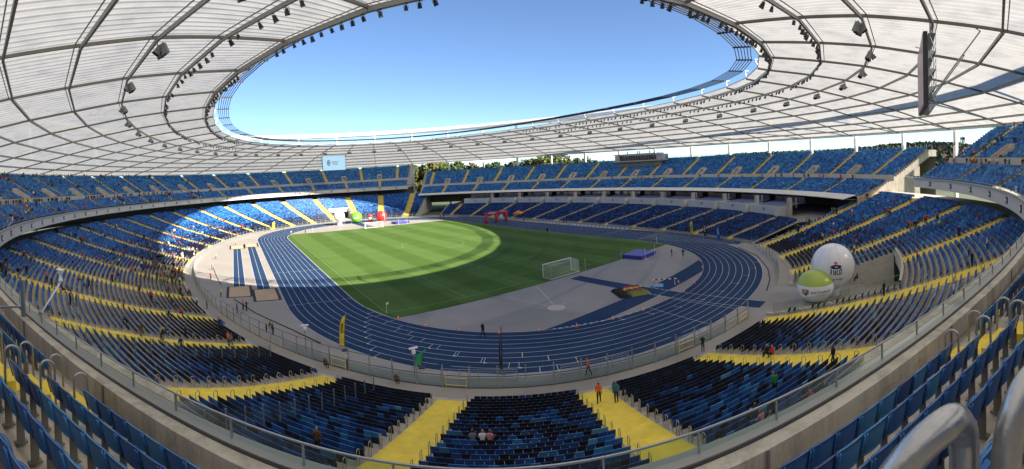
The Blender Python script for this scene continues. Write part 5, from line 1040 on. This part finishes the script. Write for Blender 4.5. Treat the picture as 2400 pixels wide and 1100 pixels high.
def figure(name, J, extra=None):
    """one continuous body grown over a skeleton; J: joint name -> (x, y, z)"""
    B = [('pelvis', 'spine', 'top'), ('spine', 'chest', 'top'), ('chest', 'neck', 'top'), ('neck', 'jaw', 'skin'), ('jaw', 'crown', 'head')]
    R = dict(pelvis=.155, spine=.145, chest=.165, neck=.060, jaw=.085, crown=.095)
    V = {}; order = []; 
    for s_ in ('l', 'r'):
        B += [('chest', 'sh' + s_, 'top'), ('sh' + s_, 'el' + s_, 'top'), ('el' + s_, 'wr' + s_, 'top'), ('wr' + s_, 'pa' + s_, 'skin'), ('pelvis', 'hi' + s_, 'legs'), ('hi' + s_, 'kn' + s_, 'legs'), ('kn' + s_, 'an' + s_, 'legs'), ('an' + s_, 'to' + s_, 'shoe')]
        R.update({'sh' + s_: .075, 'el' + s_: .052, 'wr' + s_: .034, 'pa' + s_: .034, 'hi' + s_: .105, 'kn' + s_: .072, 'an' + s_: .050, 'to' + s_: .042})
        pa = np.array(J['pa' + s_]); wr = np.array(J['wr' + s_]); d = (pa - wr) / np.linalg.norm(pa - wr); side = np.array([0, 1., 0]) - d * d[1]; side /= np.linalg.norm(side)
        for i, (o_, L) in enumerate(((-.030, .062), (-.010, .075), (.010, .072), (.030, .058))): J[f'f{i}{s_}'] = tuple(pa + side * o_ + d * L); B.append(('pa' + s_, f'f{i}{s_}', 'skin')); R[f'f{i}{s_}'] = .009
        J['th' + s_] = tuple(pa - d * .02 + side * .058 + d * .03); B.append(('pa' + s_, 'th' + s_, 'skin')); R['th' + s_] = .010
    J['nose'] = tuple(np.array(J['jaw']) * .45 + np.array(J['crown']) * .55 + np.array([0, .108, 0])); B.append(('crown', 'nose', 'head')); R['nose'] = .014
    names = list(J); idx = {n: i for i, n in enumerate(names)}; me = bpy.data.meshes.new(name + '_skeleton'); me.from_pydata([J[n] for n in names], [(idx[a], idx[b]) for a, b, _ in B], [])
    o = bpy.data.objects.new(name, me); COL.objects.link(o); md = o.modifiers.new('Skin', 'SKIN'); md.use_smooth_shade = True; sk = me.skin_vertices[0].data
    for n in names: r = R[n]; sk[idx[n]].radius = (r, r * (.78 if n in ('pelvis', 'spine', 'chest') else 1.0)) if n not in ('jaw', 'crown') else (r, r * 1.1)
    sk[idx['pelvis']].use_root = True; sb = o.modifiers.new('Sub', 'SUBSURF'); sb.levels = 1; sb.render_levels = 1
    dg = bpy.context.evaluated_depsgraph_get(); out = bpy.data.meshes.new_from_object(o.evaluated_get(dg)); bpy.data.objects.remove(o); out.name = name
    seg_ = [(np.array(J[a]), np.array(J[b]), g) for a, b, g in B]; A_ = np.array([s_[0] for s_ in seg_]); D_ = np.array([s_[1] - s_[0] for s_ in seg_]); L2 = (D_ ** 2).sum(1)
    RR = np.array([(R[a] + R[b]) / 2 for a, b, _ in B]); jw, cr = np.array(J['jaw']), np.array(J['crown']); mi = []
    for p in out.polygons:
        c = np.array(p.center); u = np.clip(((c - A_) * D_).sum(1) / L2, 0, 1); dd = np.linalg.norm(c - (A_ + u[:, None] * D_), axis=1) - RR * .6; g = seg_[int(dd.argmin())][2]
        if g == 'head': g = 'hair' if (c[2] > cr[2] + .045 or (c[1] < cr[1] - .02 and c[2] > jw[2] - .02)) else 'skin'
        mi.append(dict(skin=0, hair=1, top=2, legs=3, shoe=4)[g])
    out.materials.clear()
    for m_ in (SKIN, HAIRS[0], TOPS['black'], LEGS['black'], SHOE): out.materials.append(m_)
    out.polygons.foreach_set('material_index', mi); out.polygons.foreach_set('use_smooth', [True] * len(mi)); return out
def stand(arms='down', stride=0.0, lean=0.0, twist=0.0):
    J = dict(pelvis=(0, 0, .95), spine=(0, .01 + lean * .3, 1.13), chest=(0, lean * .7, 1.34), neck=(0, lean, 1.49), jaw=(0, .03 + lean * 1.05, 1.58), crown=(0, .01 + lean * 1.15, 1.68))
    for s_, x in (('l', -1), ('r', 1)):
        st = stride * x; J['sh' + s_] = (.185 * x, lean * .85, 1.425); J['hi' + s_] = (.095 * x, 0, .90); J['kn' + s_] = (.10 * x, .03 + st * .55, .49 + abs(st) * .02); J['an' + s_] = (.105 * x, -.03 + st * (1 if st > 0 else 1.15), .085 + (0 if st >= 0 else .06)); J['to' + s_] = (.12 * x, .13 + st * (1 if st > 0 else 1.1), .04)
        if arms == 'phone' and x > 0: J['el' + s_] = (.24, .14 + lean, 1.20); J['wr' + s_] = (.12, .34 + lean, 1.40); J['pa' + s_] = (.09, .38 + lean, 1.47)
        elif arms == 'both': J['el' + s_] = (.25 * x, .12 + lean, 1.17); J['wr' + s_] = (.10 * x, .33 + lean, 1.30); J['pa' + s_] = (.06 * x, .38 + lean, 1.36)
        elif arms == 'hips': J['el' + s_] = (.36 * x, -.06, 1.17); J['wr' + s_] = (.20 * x, .08, .99); J['pa' + s_] = (.15 * x, .13, .97)
        else: sw = -st * .5; J['el' + s_] = (.245 * x, -.03 + sw * .5 + lean * .5, 1.14); J['wr' + s_] = (.25 * x, .06 + sw + lean * .5, .90); J['pa' + s_] = (.245 * x, .09 + sw * 1.2 + lean * .5, .82)
    return J
def sit(arms='lap', lean=0.05):
    J = dict(pelvis=(0, 0, .54), spine=(0, lean * .3, .72), chest=(0, lean * .8, .93), neck=(0, lean * 1.1, 1.08), jaw=(0, .03 + lean * 1.2, 1.17), crown=(0, .01 + lean * 1.3, 1.27))
    for s_, x in (('l', -1), ('r', 1)):
        J['sh' + s_] = (.185 * x, lean * .95, 1.01); J['hi' + s_] = (.10 * x, .03, .51); J['kn' + s_] = (.13 * x, .44, .50); J['an' + s_] = (.12 * x, .42, .09); J['to' + s_] = (.13 * x, .58, .04)
        if arms == 'phone': J['el' + s_] = (.23 * x, .14 + lean, .80); J['wr' + s_] = (.10 * x, .33 + lean, .93); J['pa' + s_] = (.06 * x, .38 + lean, .98)
        else: J['el' + s_] = (.25 * x, .08 + lean, .76); J['wr' + s_] = (.16 * x, .30 + lean, .66); J['pa' + s_] = (.12 * x, .37, .63)
    return J
POSE = dict(stand=figure('person_standing', stand()), walk=figure('person_walking', stand(stride=.24, lean=.05)), phone=figure('person_phone', stand('phone')), photo=figure('person_photo', stand('both', lean=.03)), hips=figure('person_hips', stand('hips')), sit=figure('person_sitting', sit()), sitphone=figure('person_sitting_phone', sit('phone', .10)), sitlean=figure('person_sitting_lean', sit('lap', .22)))
def person(pose, loc_, face, top, leg, hair, lab, group=None, sc=1.0):
    o = link('person', POSE[pose], None, loc_); o.rotation_euler = (0, 0, face - math.pi / 2); o.scale = (sc, sc, sc)
    for i, m_ in ((1, HAIRS[hair]), (2, TOPS[top]), (3, LEGS[leg])): o.material_slots[i].link = 'OBJECT'; o.material_slots[i].material = m_
    return tag(o, lab, 'person', group)
def vest(o): pass
# on the ground
def pg(px, py, pose, top, leg, lab, face=None, hair=0, z=.02):
    p = ground_at(px, py, z); f = face if face is not None else random.uniform(0, 6.28); return person(pose, (p[0], p[1], z), f, top, leg, hair, lab)
pg(1132, 790, 'walk', 'black', 'black', 'person in black walking on the inner lane of the near bend', 0.4, 1); pg(1380, 880, 'walk', 'orange', 'black', 'steward in orange vest walking along the near fence', 2.6)
pg(1283, 546, 'stand', 'black', 'black', 'person in black standing on the shaded pitch edge by the home straight', 1.0); pg(1575, 602, 'photo', 'black', 'grey', 'person in dark jacket bending over beside the blue jump mat', 2.5, 2); pg(1601, 602, 'hips', 'black', 'black', 'person in black standing right of the other by the jump mat', 3.4)
pg(518, 697, 'stand', 'yellow', 'black', 'steward in yellow vest standing beside the left sand pit', .3); pg(494, 657, 'phone', 'red', 'black', 'person in red top standing at the shadow edge on the left apron', .6); pg(497, 634, 'stand', 'orange', 'black', 'person in orange vest in the sun on the left apron', .2); pg(506, 608, 'stand', 'yellow', 'black', 'person in yellow vest in the sun on the left apron', .2); pg(552, 575, 'stand', 'yellow', 'black', 'steward in yellow vest by the far left sand pits', .2)
pg(1322, 524, 'stand', 'black', 'black', 'person in black left of a pair beside the red cover', 4); pg(1327, 524, 'stand', 'navy', 'black', 'person in navy right of a pair beside the red cover', 3); pg(1340, 517, 'walk', 'white', 'black', 'person in white top behind the red cover', 2); pg(1352, 515, 'stand', 'black', 'black', 'person in black near the main stand ramp', 4); pg(1378, 525, 'stand', 'green', 'grey', 'person in dark green below the main stand ramp', 3.6)
pg(1227, 519, 'stand', 'red', 'black', 'person in red beside the orange tent', 3.8); pg(958, 524, 'walk', 'blue', 'black', 'person in blue beside the far jump mat', 3.2); pg(664, 541, 'stand', 'black', 'black', 'person in black at the far sunlit bend', 0.); pg(716, 548, 'stand', 'green', 'black', 'person in green standing by the far pitch corner', 1.)
pg(1032, 512, 'stand', 'red', 'black', 'person in red left of the group by the far gate', 4); pg(1040, 511, 'stand', 'black', 'black', 'person in black in the group by the far gate', 4.3)
pg(625, 787, 'stand', 'navy', 'black', 'person in navy at the left fence gate', 0.); pg(640, 786, 'stand', 'brown', 'black', 'person in brown coat at the left fence gate', .3); pg(556, 735, 'stand', 'purple', 'denim', 'person in purple jacket at the fence left of the sand pits', .2); pg(570, 727, 'stand', 'pink', 'black', 'person in pink top at the fence left of the sand pits', .5); pg(578, 730, 'phone', 'brown', 'black', 'person in brown top looking over the fence by the sand pits', .4)
# on the lower terrace
def pl(px, py, pose, top, leg, lab, face=None, hair=0, group=None):
    h = hit_lower(px, py)
    if h is None: return None
    t, k = h; i = int(np.clip(np.floor((k - LK[0]) / LRUN), 0, LROWS - 1)); seated = pose.startswith('sit'); kk_ = LK[i] + (.36 if seated else .22); d_ = ray(px, py); 
    if k < 3.9: z = .01; p = S(t, k)
    else: z = float(LZ[i]); p = S(t, kk_)
    # slide along the row so that the pixel column is kept
    dt = np.linspace(-1.2, 1.2, 49); Q = S(t + dt, np.full(49, kk_ if k >= 3.9 else k)); xx = pix(np.column_stack([Q, np.full(49, z)]))[:, 0]; p = Q[int(np.abs(xx - px).argmin())]; t = t + dt[int(np.abs(xx - px).argmin())]
    n = nrm(t); inward = math.atan2(-n[1], -n[0]); f = inward + (random.uniform(-.3, .3) if seated else random.uniform(-.9, .9)) if face is None else face
    return person(pose, (p[0], p[1], z), f, top, leg, hair, lab, group)
NEARP = [(1404, 945, 'walk', 'orange', 'black', 'steward in orange vest on the right near stairs'), (1446, 945, 'stand', 'teal', 'black', 'person in teal jacket standing on the right near stairs'), (1648, 826, 'photo', 'black', 'denim', 'photographer in black behind the fence at the foot of the stairs'),
 (1817, 922, 'phone', 'green', 'black', 'man in dark jacket standing among the right seats and filming'), (1953, 862, 'walk', 'black', 'denim', 'man in open dark jacket walking along the right seat row'), (1812, 836, 'sit', 'red', 'black', 'person in red jacket sitting at the edge of the right yellow stairs'), (1800, 836, 'sit', 'black', 'black', 'person in black beside the red jacket at the right stairs'), (2072, 685, 'stand', 'black', 'black', 'man in black with a backpack on the stairs by the tunnel guard'), (2236, 715, 'stand', 'white', 'black', 'man in white shirt and dark vest above the right stairs'), (1790, 775, 'sitphone', 'black', 'grey', 'person in dark clothes bending over a seat right of the gate'),
 (1110, 1050, 'sit', 'grey', 'black', 'person in grey sitting in the centre block, left of a pair'), (1131, 1052, 'sit', 'white', 'black', 'person in white sitting in the centre block, right of a pair'), (1150, 1054, 'sit', 'pink', 'black', 'small child in pink beside the pair in the centre block'), (745, 1078, 'stand', 'brown', 'black', 'woman in dark brown standing by the left rail above the stairs'), (762, 868, 'sit', 'brown', 'black', 'person in brown sitting at the foot of the left stairs'), (930, 905, 'sit', 'brown', 'black', 'person in brown sitting in the first row left of the stairs'), (815, 866, 'stand', 'white', 'denim', 'person in pale top standing at the left fence'),
 (1763, 1005, 'sit', 'black', 'black', 'person in black sitting below the balustrade, leftmost of four'), (1779, 1000, 'sitlean', 'navy', 'black', 'person in navy sitting below the balustrade, second of four'), (1788, 1012, 'sit', 'pink', 'black', 'person in pink sitting below the balustrade, third of four'), (1808, 1006, 'sit', 'grey', 'black', 'person in grey sitting below the balustrade, rightmost of four'), (1908, 955, 'sitlean', 'red', 'black', 'person in red jacket sitting right of the four below the balustrade'), (1938, 940, 'sit', 'navy', 'black', 'person in navy sitting right of the red jacket below the balustrade'),
 (422, 742, 'sitlean', 'red', 'black', 'person in bright red jacket sitting in the left lower terrace'), (160, 722, 'stand', 'brown', 'black', 'man in brown coat standing in the left block, left of two'), (179, 726, 'stand', 'brown', 'grey', 'man in brown coat standing in the left block, right of two'), (207, 686, 'walk', 'navy', 'black', 'man in navy jacket on the left stairs'), (122, 668, 'stand', 'black', 'black', 'person in black on the stairs behind the left camera arm'), (140, 682, 'sit', 'navy', 'black', 'person in navy sitting right of the left camera arm'), (185, 660, 'sit', 'orange', 'black', 'person in orange sitting by the left stairs'), (435, 790, 'stand', 'brown', 'black', 'person in brown on the left stairs below the red jacket'), (395, 742, 'sit', 'black', 'black', 'person in black sitting left of the red jacket'), (380, 672, 'stand', 'black', 'black', 'person in black standing in the left block'), (463, 710, 'stand', 'white', 'denim', 'person in white top standing near the left fence'), (485, 725, 'stand', 'grey', 'black', 'person in grey on the stairs near the left fence'), (630, 775, 'sitlean', 'brown', 'beige', 'person in brown sitting by the fence near the left gate'), (2010, 660, 'sit', 'black', 'black', 'person in black sitting above the tunnel cut'), (2150, 615, 'stand', 'red', 'black', 'person in red by the guard above the tunnel'), (2270, 600, 'stand', 'beige', 'black', 'person in beige coat on the right stairs'), (2280, 612, 'stand', 'black', 'black', 'person in black beside the beige coat'), (2315, 575, 'stand', 'white', 'black', 'person in white top high on the right terrace'), (2365, 590, 'sit', 'brown', 'black', 'person in brown high at the right edge'), (1388, 470, 'stand', 'green', 'black', 'x')]
for a in NEARP[:-1]: pl(*a[:6], hair=random.randint(0, 3))
# the scattered spectators: individuals first, then the mass
tops = list(TOPC); wts = [5, 4, 3, 2, 1.6, .4, .5, .6, .6, 2, 1.2, .8, .6, 1.6]
crowd = []
def scatter(n, ta, tb, ks, zs, off, area, where, pstand=.3, kbias=None, ais=None):
    for _ in range(n):
        t = random.uniform(ta, tb); i = random.randrange(len(zs)) if kbias is None else min(len(zs) - 1, int(abs(random.gauss(kbias[0], kbias[1])) * len(zs)))
        if ais and random.random() < .45: a = min(ais, key=lambda x: abs(((x - t + 180) % 360) - 180)); t = a + random.gauss(0, .9); stn = True
        else: stn = random.random() < pstand
        if in_tun(wrapt(np.array([t])), np.array([ks[i]]))[0]: continue
        for g in range(random.choice((1, 1, 2, 3))):
            tt2 = t + g * .62 / float(dsdt(t, ks[i])); crowd.append((tt2, ks[i] + off, zs[i], stn, area, where))
scatter(90, 163, 219, LK, LZ, .3, 'left lower terrace', 'in the shade', ais=LOW_AIS)
scatter(75, 128, 176, LK[:26], LZ[:26], .3, 'sunlit left lower terrace', 'in the sun', ais=LOW_AIS); scatter(40, 178, 196, LK[:14], LZ[:14], .3, 'left terrace foot by the fence', 'near the fence', pstand=.8)
scatter(75, 125, 226, ULK, ULZ, .25, 'left upper terrace front bank', 'above the fascia', ais=UP_AIS); scatter(60, 128, 226, UUK, UUZ, .25, 'left upper terrace rear bank', 'under the eaves', ais=UP_MID)
for _ in range(150): t = random.uniform(130, 224); crowd.append((t, random.uniform(42.4, 44.5), WZ, True, 'left upper walkway', 'on the walkway'))
for _ in range(60): t = random.uniform(130, 226); crowd.append((t, random.uniform(58.9, 59.7), UUZ[-1], True, 'top of the left upper terrace', 'under the eaves'))
scatter(34, -84, -60, UUK[:10], UUZ[:10], .25, 'right upper terrace', 'under the roof', ais=UP_MID); 
for _ in range(34): t = random.uniform(-86, -66.5); crowd.append((t, random.uniform(42.4, 44.5), WZ, True, 'right upper walkway', 'on the walkway'))
for _ in range(14): crowd.append((random.uniform(-84, -66.5), 59.3, UUZ[-1], True, 'top of the right upper terrace', 'under the eaves'))
scatter(40, -83, -58, LK[12:], LZ[12:], .3, 'right lower terrace', 'beyond the tunnel', ais=LOW_AIS)
for _ in range(30): t = random.uniform(-50, 50); crowd.append((t, random.uniform(42.6, 43.6), 13.3, True, 'main stand walkway', 'on the walkway'))
vis = []
for c in crowd:
    p = S3(c[0], c[1], c[2]); x = pix(p + np.array([0, 0, 1.0]))[0]; d = camdist(p)
    if -10 < x[0] < 2410 and d > 22: vis.append((d, c, p, x))
vis.sort(key=lambda v: v[0])
stuff = []
for n_, (d, c, p, x) in enumerate(vis):
    top = random.choices(tops, wts)[0]; leg = random.choice(list(LEGS)); t = c[0]; n = nrm(t); inward = math.atan2(-n[1], -n[0])
    if c[4] == 'main stand walkway': top = random.choice(['yellow', 'red', 'black', 'navy', 'yellow'])
    pose = random.choice(('stand', 'walk', 'phone', 'hips')) if c[3] else random.choice(('sit', 'sit', 'sitlean', 'sitphone')); f = inward + random.uniform(-.35, .35) if not c[3] else inward + random.uniform(-2.2, 2.2)
    if n_ < 252: person(pose, p, f, top, leg, random.randint(0, 3), f"{'standing' if c[3] else 'seated'} spectator in {top} clothing on the {c[4]}", f"{'standing' if c[3] else 'seated'} spectators in {top}, {c[4]}", random.uniform(.93, 1.06))
    else: stuff.append((pose, p, f, top, leg))
# distant crowd as one mesh of simple figures
VV, FF, CC = [], [], []; off = 0
def lowfig(seated):
    b = MB()
    if seated: b.lathe([(.0, .45), (.19, .46), (.20, .75), (.17, 1.02), (.06, 1.08)], n=7, mi=0); b.lathe([(.05, 1.06), (.10, 1.16), (.09, 1.28), (0, 1.33)], n=6, mi=1); b.box((.1, .28, .48), (.15, .5, .15), 2); b.box((-.1, .28, .48), (.15, .5, .15), 2); b.box((.1, .48, .24), (.12, .13, .46), 2); b.box((-.1, .48, .24), (.12, .13, .46), 2)
    else: b.lathe([(.10, .86), (.18, .90), (.18, 1.15), (.21, 1.38), (.07, 1.48)], n=7, mi=0); b.lathe([(.05, 1.46), (.10, 1.58), (.09, 1.70), (0, 1.75)], n=6, mi=1); b.box((.09, 0, .45), (.14, .16, .9), 2); b.box((-.09, 0, .45), (.14, .16, .9), 2); b.box((.25, .04, 1.12), (.10, .12, .6), 0); b.box((-.25, .04, 1.12), (.10, .12, .6), 0)
    F = [f if len(f) == 4 else (*f, f[-1]) for f in b.f]; return np.array(b.v), np.array(F), np.array(b.m)
LF = {True: lowfig(True), False: lowfig(False)}; LEGC = dict(black=(.012, .012, .013), denim=(.03, .05, .10), grey=(.12, .12, .12), beige=(.33, .27, .19))
for pose, p, f, top, leg in stuff:
    v, F, m_ = LF[pose.startswith('sit')]; a = f - math.pi / 2; c, s_ = math.cos(a), math.sin(a); w = np.column_stack([p[0] + v[:, 0] * c - v[:, 1] * s_, p[1] + v[:, 0] * s_ + v[:, 1] * c, p[2] + v[:, 2]]); VV.append(w); FF.append(F + off); off += len(v); CC.append(np.array([TOPC[top], (.22, .12, .08), LEGC[leg]])[m_])
if VV:
    M['cloth_mass'] = M['seat'].copy(); M['cloth_mass'].name = 'crowd_clothing'; tag(npmesh('crowd', np.concatenate(VV), np.concatenate(FF), M['cloth_mass'], fcol=np.concatenate(CC)), 'distant spectators scattered over the far terraces', 'crowd', kind='stuff')
print('people', len(vis), len(stuff))
# ------------------------------------------------------------------ trees and hills beyond the stadium
LEAFM = []
for i, c in enumerate(((.055, .082, .024), (.078, .102, .030), (.105, .110, .034), (.042, .068, .022), (.092, .085, .030))):
    m = mat('foliage', c, .8, noise=.35, scale=.8, spec=.2); LEAFM.append(m)
BARK = mat('bark', (.06, .045, .032), .9, noise=.3, scale=3)
def leaf_cloud(n, r, rng, size):
    """leaf-sized faces spread through several lobes"""
    V = []; F = []
    lobes = [(rng.normal(0, .42, 3) * np.array(r), rng.uniform(.35, .62)) for _ in range(11)]
    for i in range(n):
        c, s_ = lobes[rng.integers(len(lobes))]; d = rng.normal(0, 1, 3); d /= np.linalg.norm(d); p = c + d * np.array(r) * s_ * rng.uniform(.55, 1.0)
        a = rng.normal(0, 1, 3); a /= np.linalg.norm(a); b_ = np.cross(a, d); b_ /= (np.linalg.norm(b_) + 1e-9); w = size * rng.uniform(.6, 1.4); o = len(V)
        V += [p - a * w - b_ * w * .6, p + a * w - b_ * w * .6, p + a * w * .8 + b_ * w * .6, p - a * w * .8 + b_ * w * .6]; F.append((o, o + 1, o + 2, o + 3))
    return np.array(V), np.array(F)
rng = np.random.default_rng(3); crowns = []
for i in range(4):
    V, F = leaf_cloud(2200, (4.2, 4.2, 4.8), rng, .42); me = bpy.data.meshes.new('crown'); me.from_pydata(V.tolist(), [], F.tolist()); me.materials.append(None); crowns.append(me)
def trunk_mesh(h):
    b = MB(); b.tube([(0, 0, 0), (.1, 0, h * .35), (-.05, .1, h * .65), (0, 0, h)], [.42, .32, .22, .08], 8)
    for i in range(6): a = i * 1.05; z = h * (.42 + .08 * i); b.tube([(0, 0, z), (math.cos(a) * 1.6, math.sin(a) * 1.6, z + 1.4), (math.cos(a) * 2.8, math.sin(a) * 2.8, z + 2.4)], [.16, .1, .04], 5)
    me = bpy.data.meshes.new('trunk'); me.from_pydata(b.v, [], b.f); me.materials.append(BARK); return me
TR = trunk_mesh(13.)
desc = ['dark green', 'mid green', 'yellowing', 'deep green', 'autumn brown']
NTREE = {}
def tree(px_, d, top_py, w, ci, where):
    key = (ci, where); NTREE[key] = NTREE.get(key, 0) + 1; where = f'{where}, {ORD[NTREE[key] - 1]} such from the left'
    d = d + 95; w = w * 1.45
    dr = ray(px_, 400.); dr = dr / np.hypot(dr[0], dr[1]); p = CAM + dr * d; r_ = ray(px_, top_py); zt = CAM[2] + r_[2] / np.hypot(r_[0], r_[1]) * d; h = max(zt, 8.0)
    e = tag(empty('tree', (p[0], p[1], -.3), random.uniform(0, 6.28)), f"{desc[ci]} tree {where}", 'tree', 'trees beyond the stadium')
    o = link('trunk', TR, e); o.scale = (1, 1, h * .7 / 13.)
    o = link('crown', crowns[random.randrange(4)], e, (0, 0, h * .62)); o.scale = (w / 8.4, w / 8.4, h * .76 / 10.5); o.material_slots[0].link = 'OBJECT'; o.material_slots[0].material = LEAFM[ci]
random.seed(11)
for px_, d, ty, w, ci in [(945, 262, 392, 16, 1), (965, 250, 384, 15, 2), (985, 256, 386, 15, 1), (1003, 246, 372, 15, 2), (1022, 252, 381, 14, 1), (1043, 258, 382, 15, 0), (1062, 250, 379, 14, 1), (1083, 262, 390, 14, 3), (1100, 256, 388, 14, 4), (1120, 250, 387, 13, 1), (1140, 262, 390, 14, 0), (1162, 252, 384, 14, 3), (1182, 258, 386, 13, 1), (1203, 250, 382, 14, 4), (1224, 256, 380, 13, 1), (1245, 248, 376, 14, 2), (1265, 252, 372, 14, 1), (1287, 246, 368, 14, 2), (1308, 250, 366, 14, 1), (1330, 254, 366, 13, 4), (1352, 258, 374, 12, 1), (1374, 252, 372, 11, 2), (1395, 262, 380, 12, 0), (1418, 270, 382, 12, 3)]:
    tree(px_, d, ty, w, ci, 'beyond the roof columns' if px_ > 1015 else 'in the gap between stands')
for px_, d, ty, w, ci in [(1000, 238, 420, 12, 1), (975, 236, 425, 12, 2), (962, 240, 430, 12, 0), (2170, 215, 372, 15, 1), (2195, 208, 380, 14, 0), (2215, 214, 385, 14, 3)]: tree(px_, d, ty, w, ci, 'low in a gap between stands')
FARM = [mat('hazed_foliage', c, .9, noise=.3, scale=.05, spec=.1) for c in ((.085, .105, .055), (.11, .125, .06), (.13, .125, .065), (.075, .095, .055))]  # leaf colours paled and greyed: distance haze is mixed into the material
# a wooded ridge far to the right
def ridge(name, pts, lab, depth, seed, cis):
    rg = np.random.default_rng(seed); XS = np.array([p[0] for p in pts], float); YS = np.array([p[1] for p in pts], float); DS = np.array([p[2] for p in pts], float)
    hV, hF = [], []; xs = np.arange(XS[0], XS[-1], 12.0)
    for i, x in enumerate(xs):
        D = np.interp(x, XS, DS); y = np.interp(x, XS, YS); d = ray(x, y); d = d / np.hypot(d[0], d[1]); z = CAM[2] + d[2] * D - 13.0; p = CAM + d * D; f = CAM + d * (D - depth); hV += [(f[0], f[1], -2), (*((p * .5 + f * .5)[:2]), z * .62), (p[0], p[1], z), (*(CAM + d * (D + 250))[:2], -2)]
        if i: o = 4 * i; hF += [(o - 4 + j, o + j, o + j + 1, o - 3 + j) for j in range(3)]
    me = bpy.data.meshes.new('hill'); me.from_pydata(hV, [], hF); me.materials.append(M['earth']); h = link('hill', me); tag(h, kind='structure')
    V, F, mi = [], [], []; n = int((XS[-1] - XS[0]) * 5.0); off = 0
    tv, tf = leaf_cloud(46, (1, 1, 1.1), rg, .42)
    for i in range(n):
        x = rg.uniform(XS[0], XS[-1]); u = rg.uniform(0, 1) ** .7; D0 = np.interp(x, XS, DS); y = np.interp(x, XS, YS); D = D0 - depth * (1 - u); d = ray(x, y); d = d / np.hypot(d[0], d[1]); zt = CAM[2] + d[2] * D0 - 13.0; z = zt * (.62 + .38 * max(0, 2 * u - 1)) if u > .5 else zt * .62 * 2 * u; p = CAM + d * D; s_ = rg.uniform(5.5, 9.0)
        a = rg.uniform(0, 6.28); c_, sn = math.cos(a), math.sin(a); w = np.column_stack([p[0] + s_ * (tv[:, 0] * c_ - tv[:, 1] * sn), p[1] + s_ * (tv[:, 0] * sn + tv[:, 1] * c_), z + s_ * (tv[:, 2] + .55)]); V.append(w); F.append(tf + off); off += len(tv); mi.append(np.full(len(tf), rg.choice(len(cis))))
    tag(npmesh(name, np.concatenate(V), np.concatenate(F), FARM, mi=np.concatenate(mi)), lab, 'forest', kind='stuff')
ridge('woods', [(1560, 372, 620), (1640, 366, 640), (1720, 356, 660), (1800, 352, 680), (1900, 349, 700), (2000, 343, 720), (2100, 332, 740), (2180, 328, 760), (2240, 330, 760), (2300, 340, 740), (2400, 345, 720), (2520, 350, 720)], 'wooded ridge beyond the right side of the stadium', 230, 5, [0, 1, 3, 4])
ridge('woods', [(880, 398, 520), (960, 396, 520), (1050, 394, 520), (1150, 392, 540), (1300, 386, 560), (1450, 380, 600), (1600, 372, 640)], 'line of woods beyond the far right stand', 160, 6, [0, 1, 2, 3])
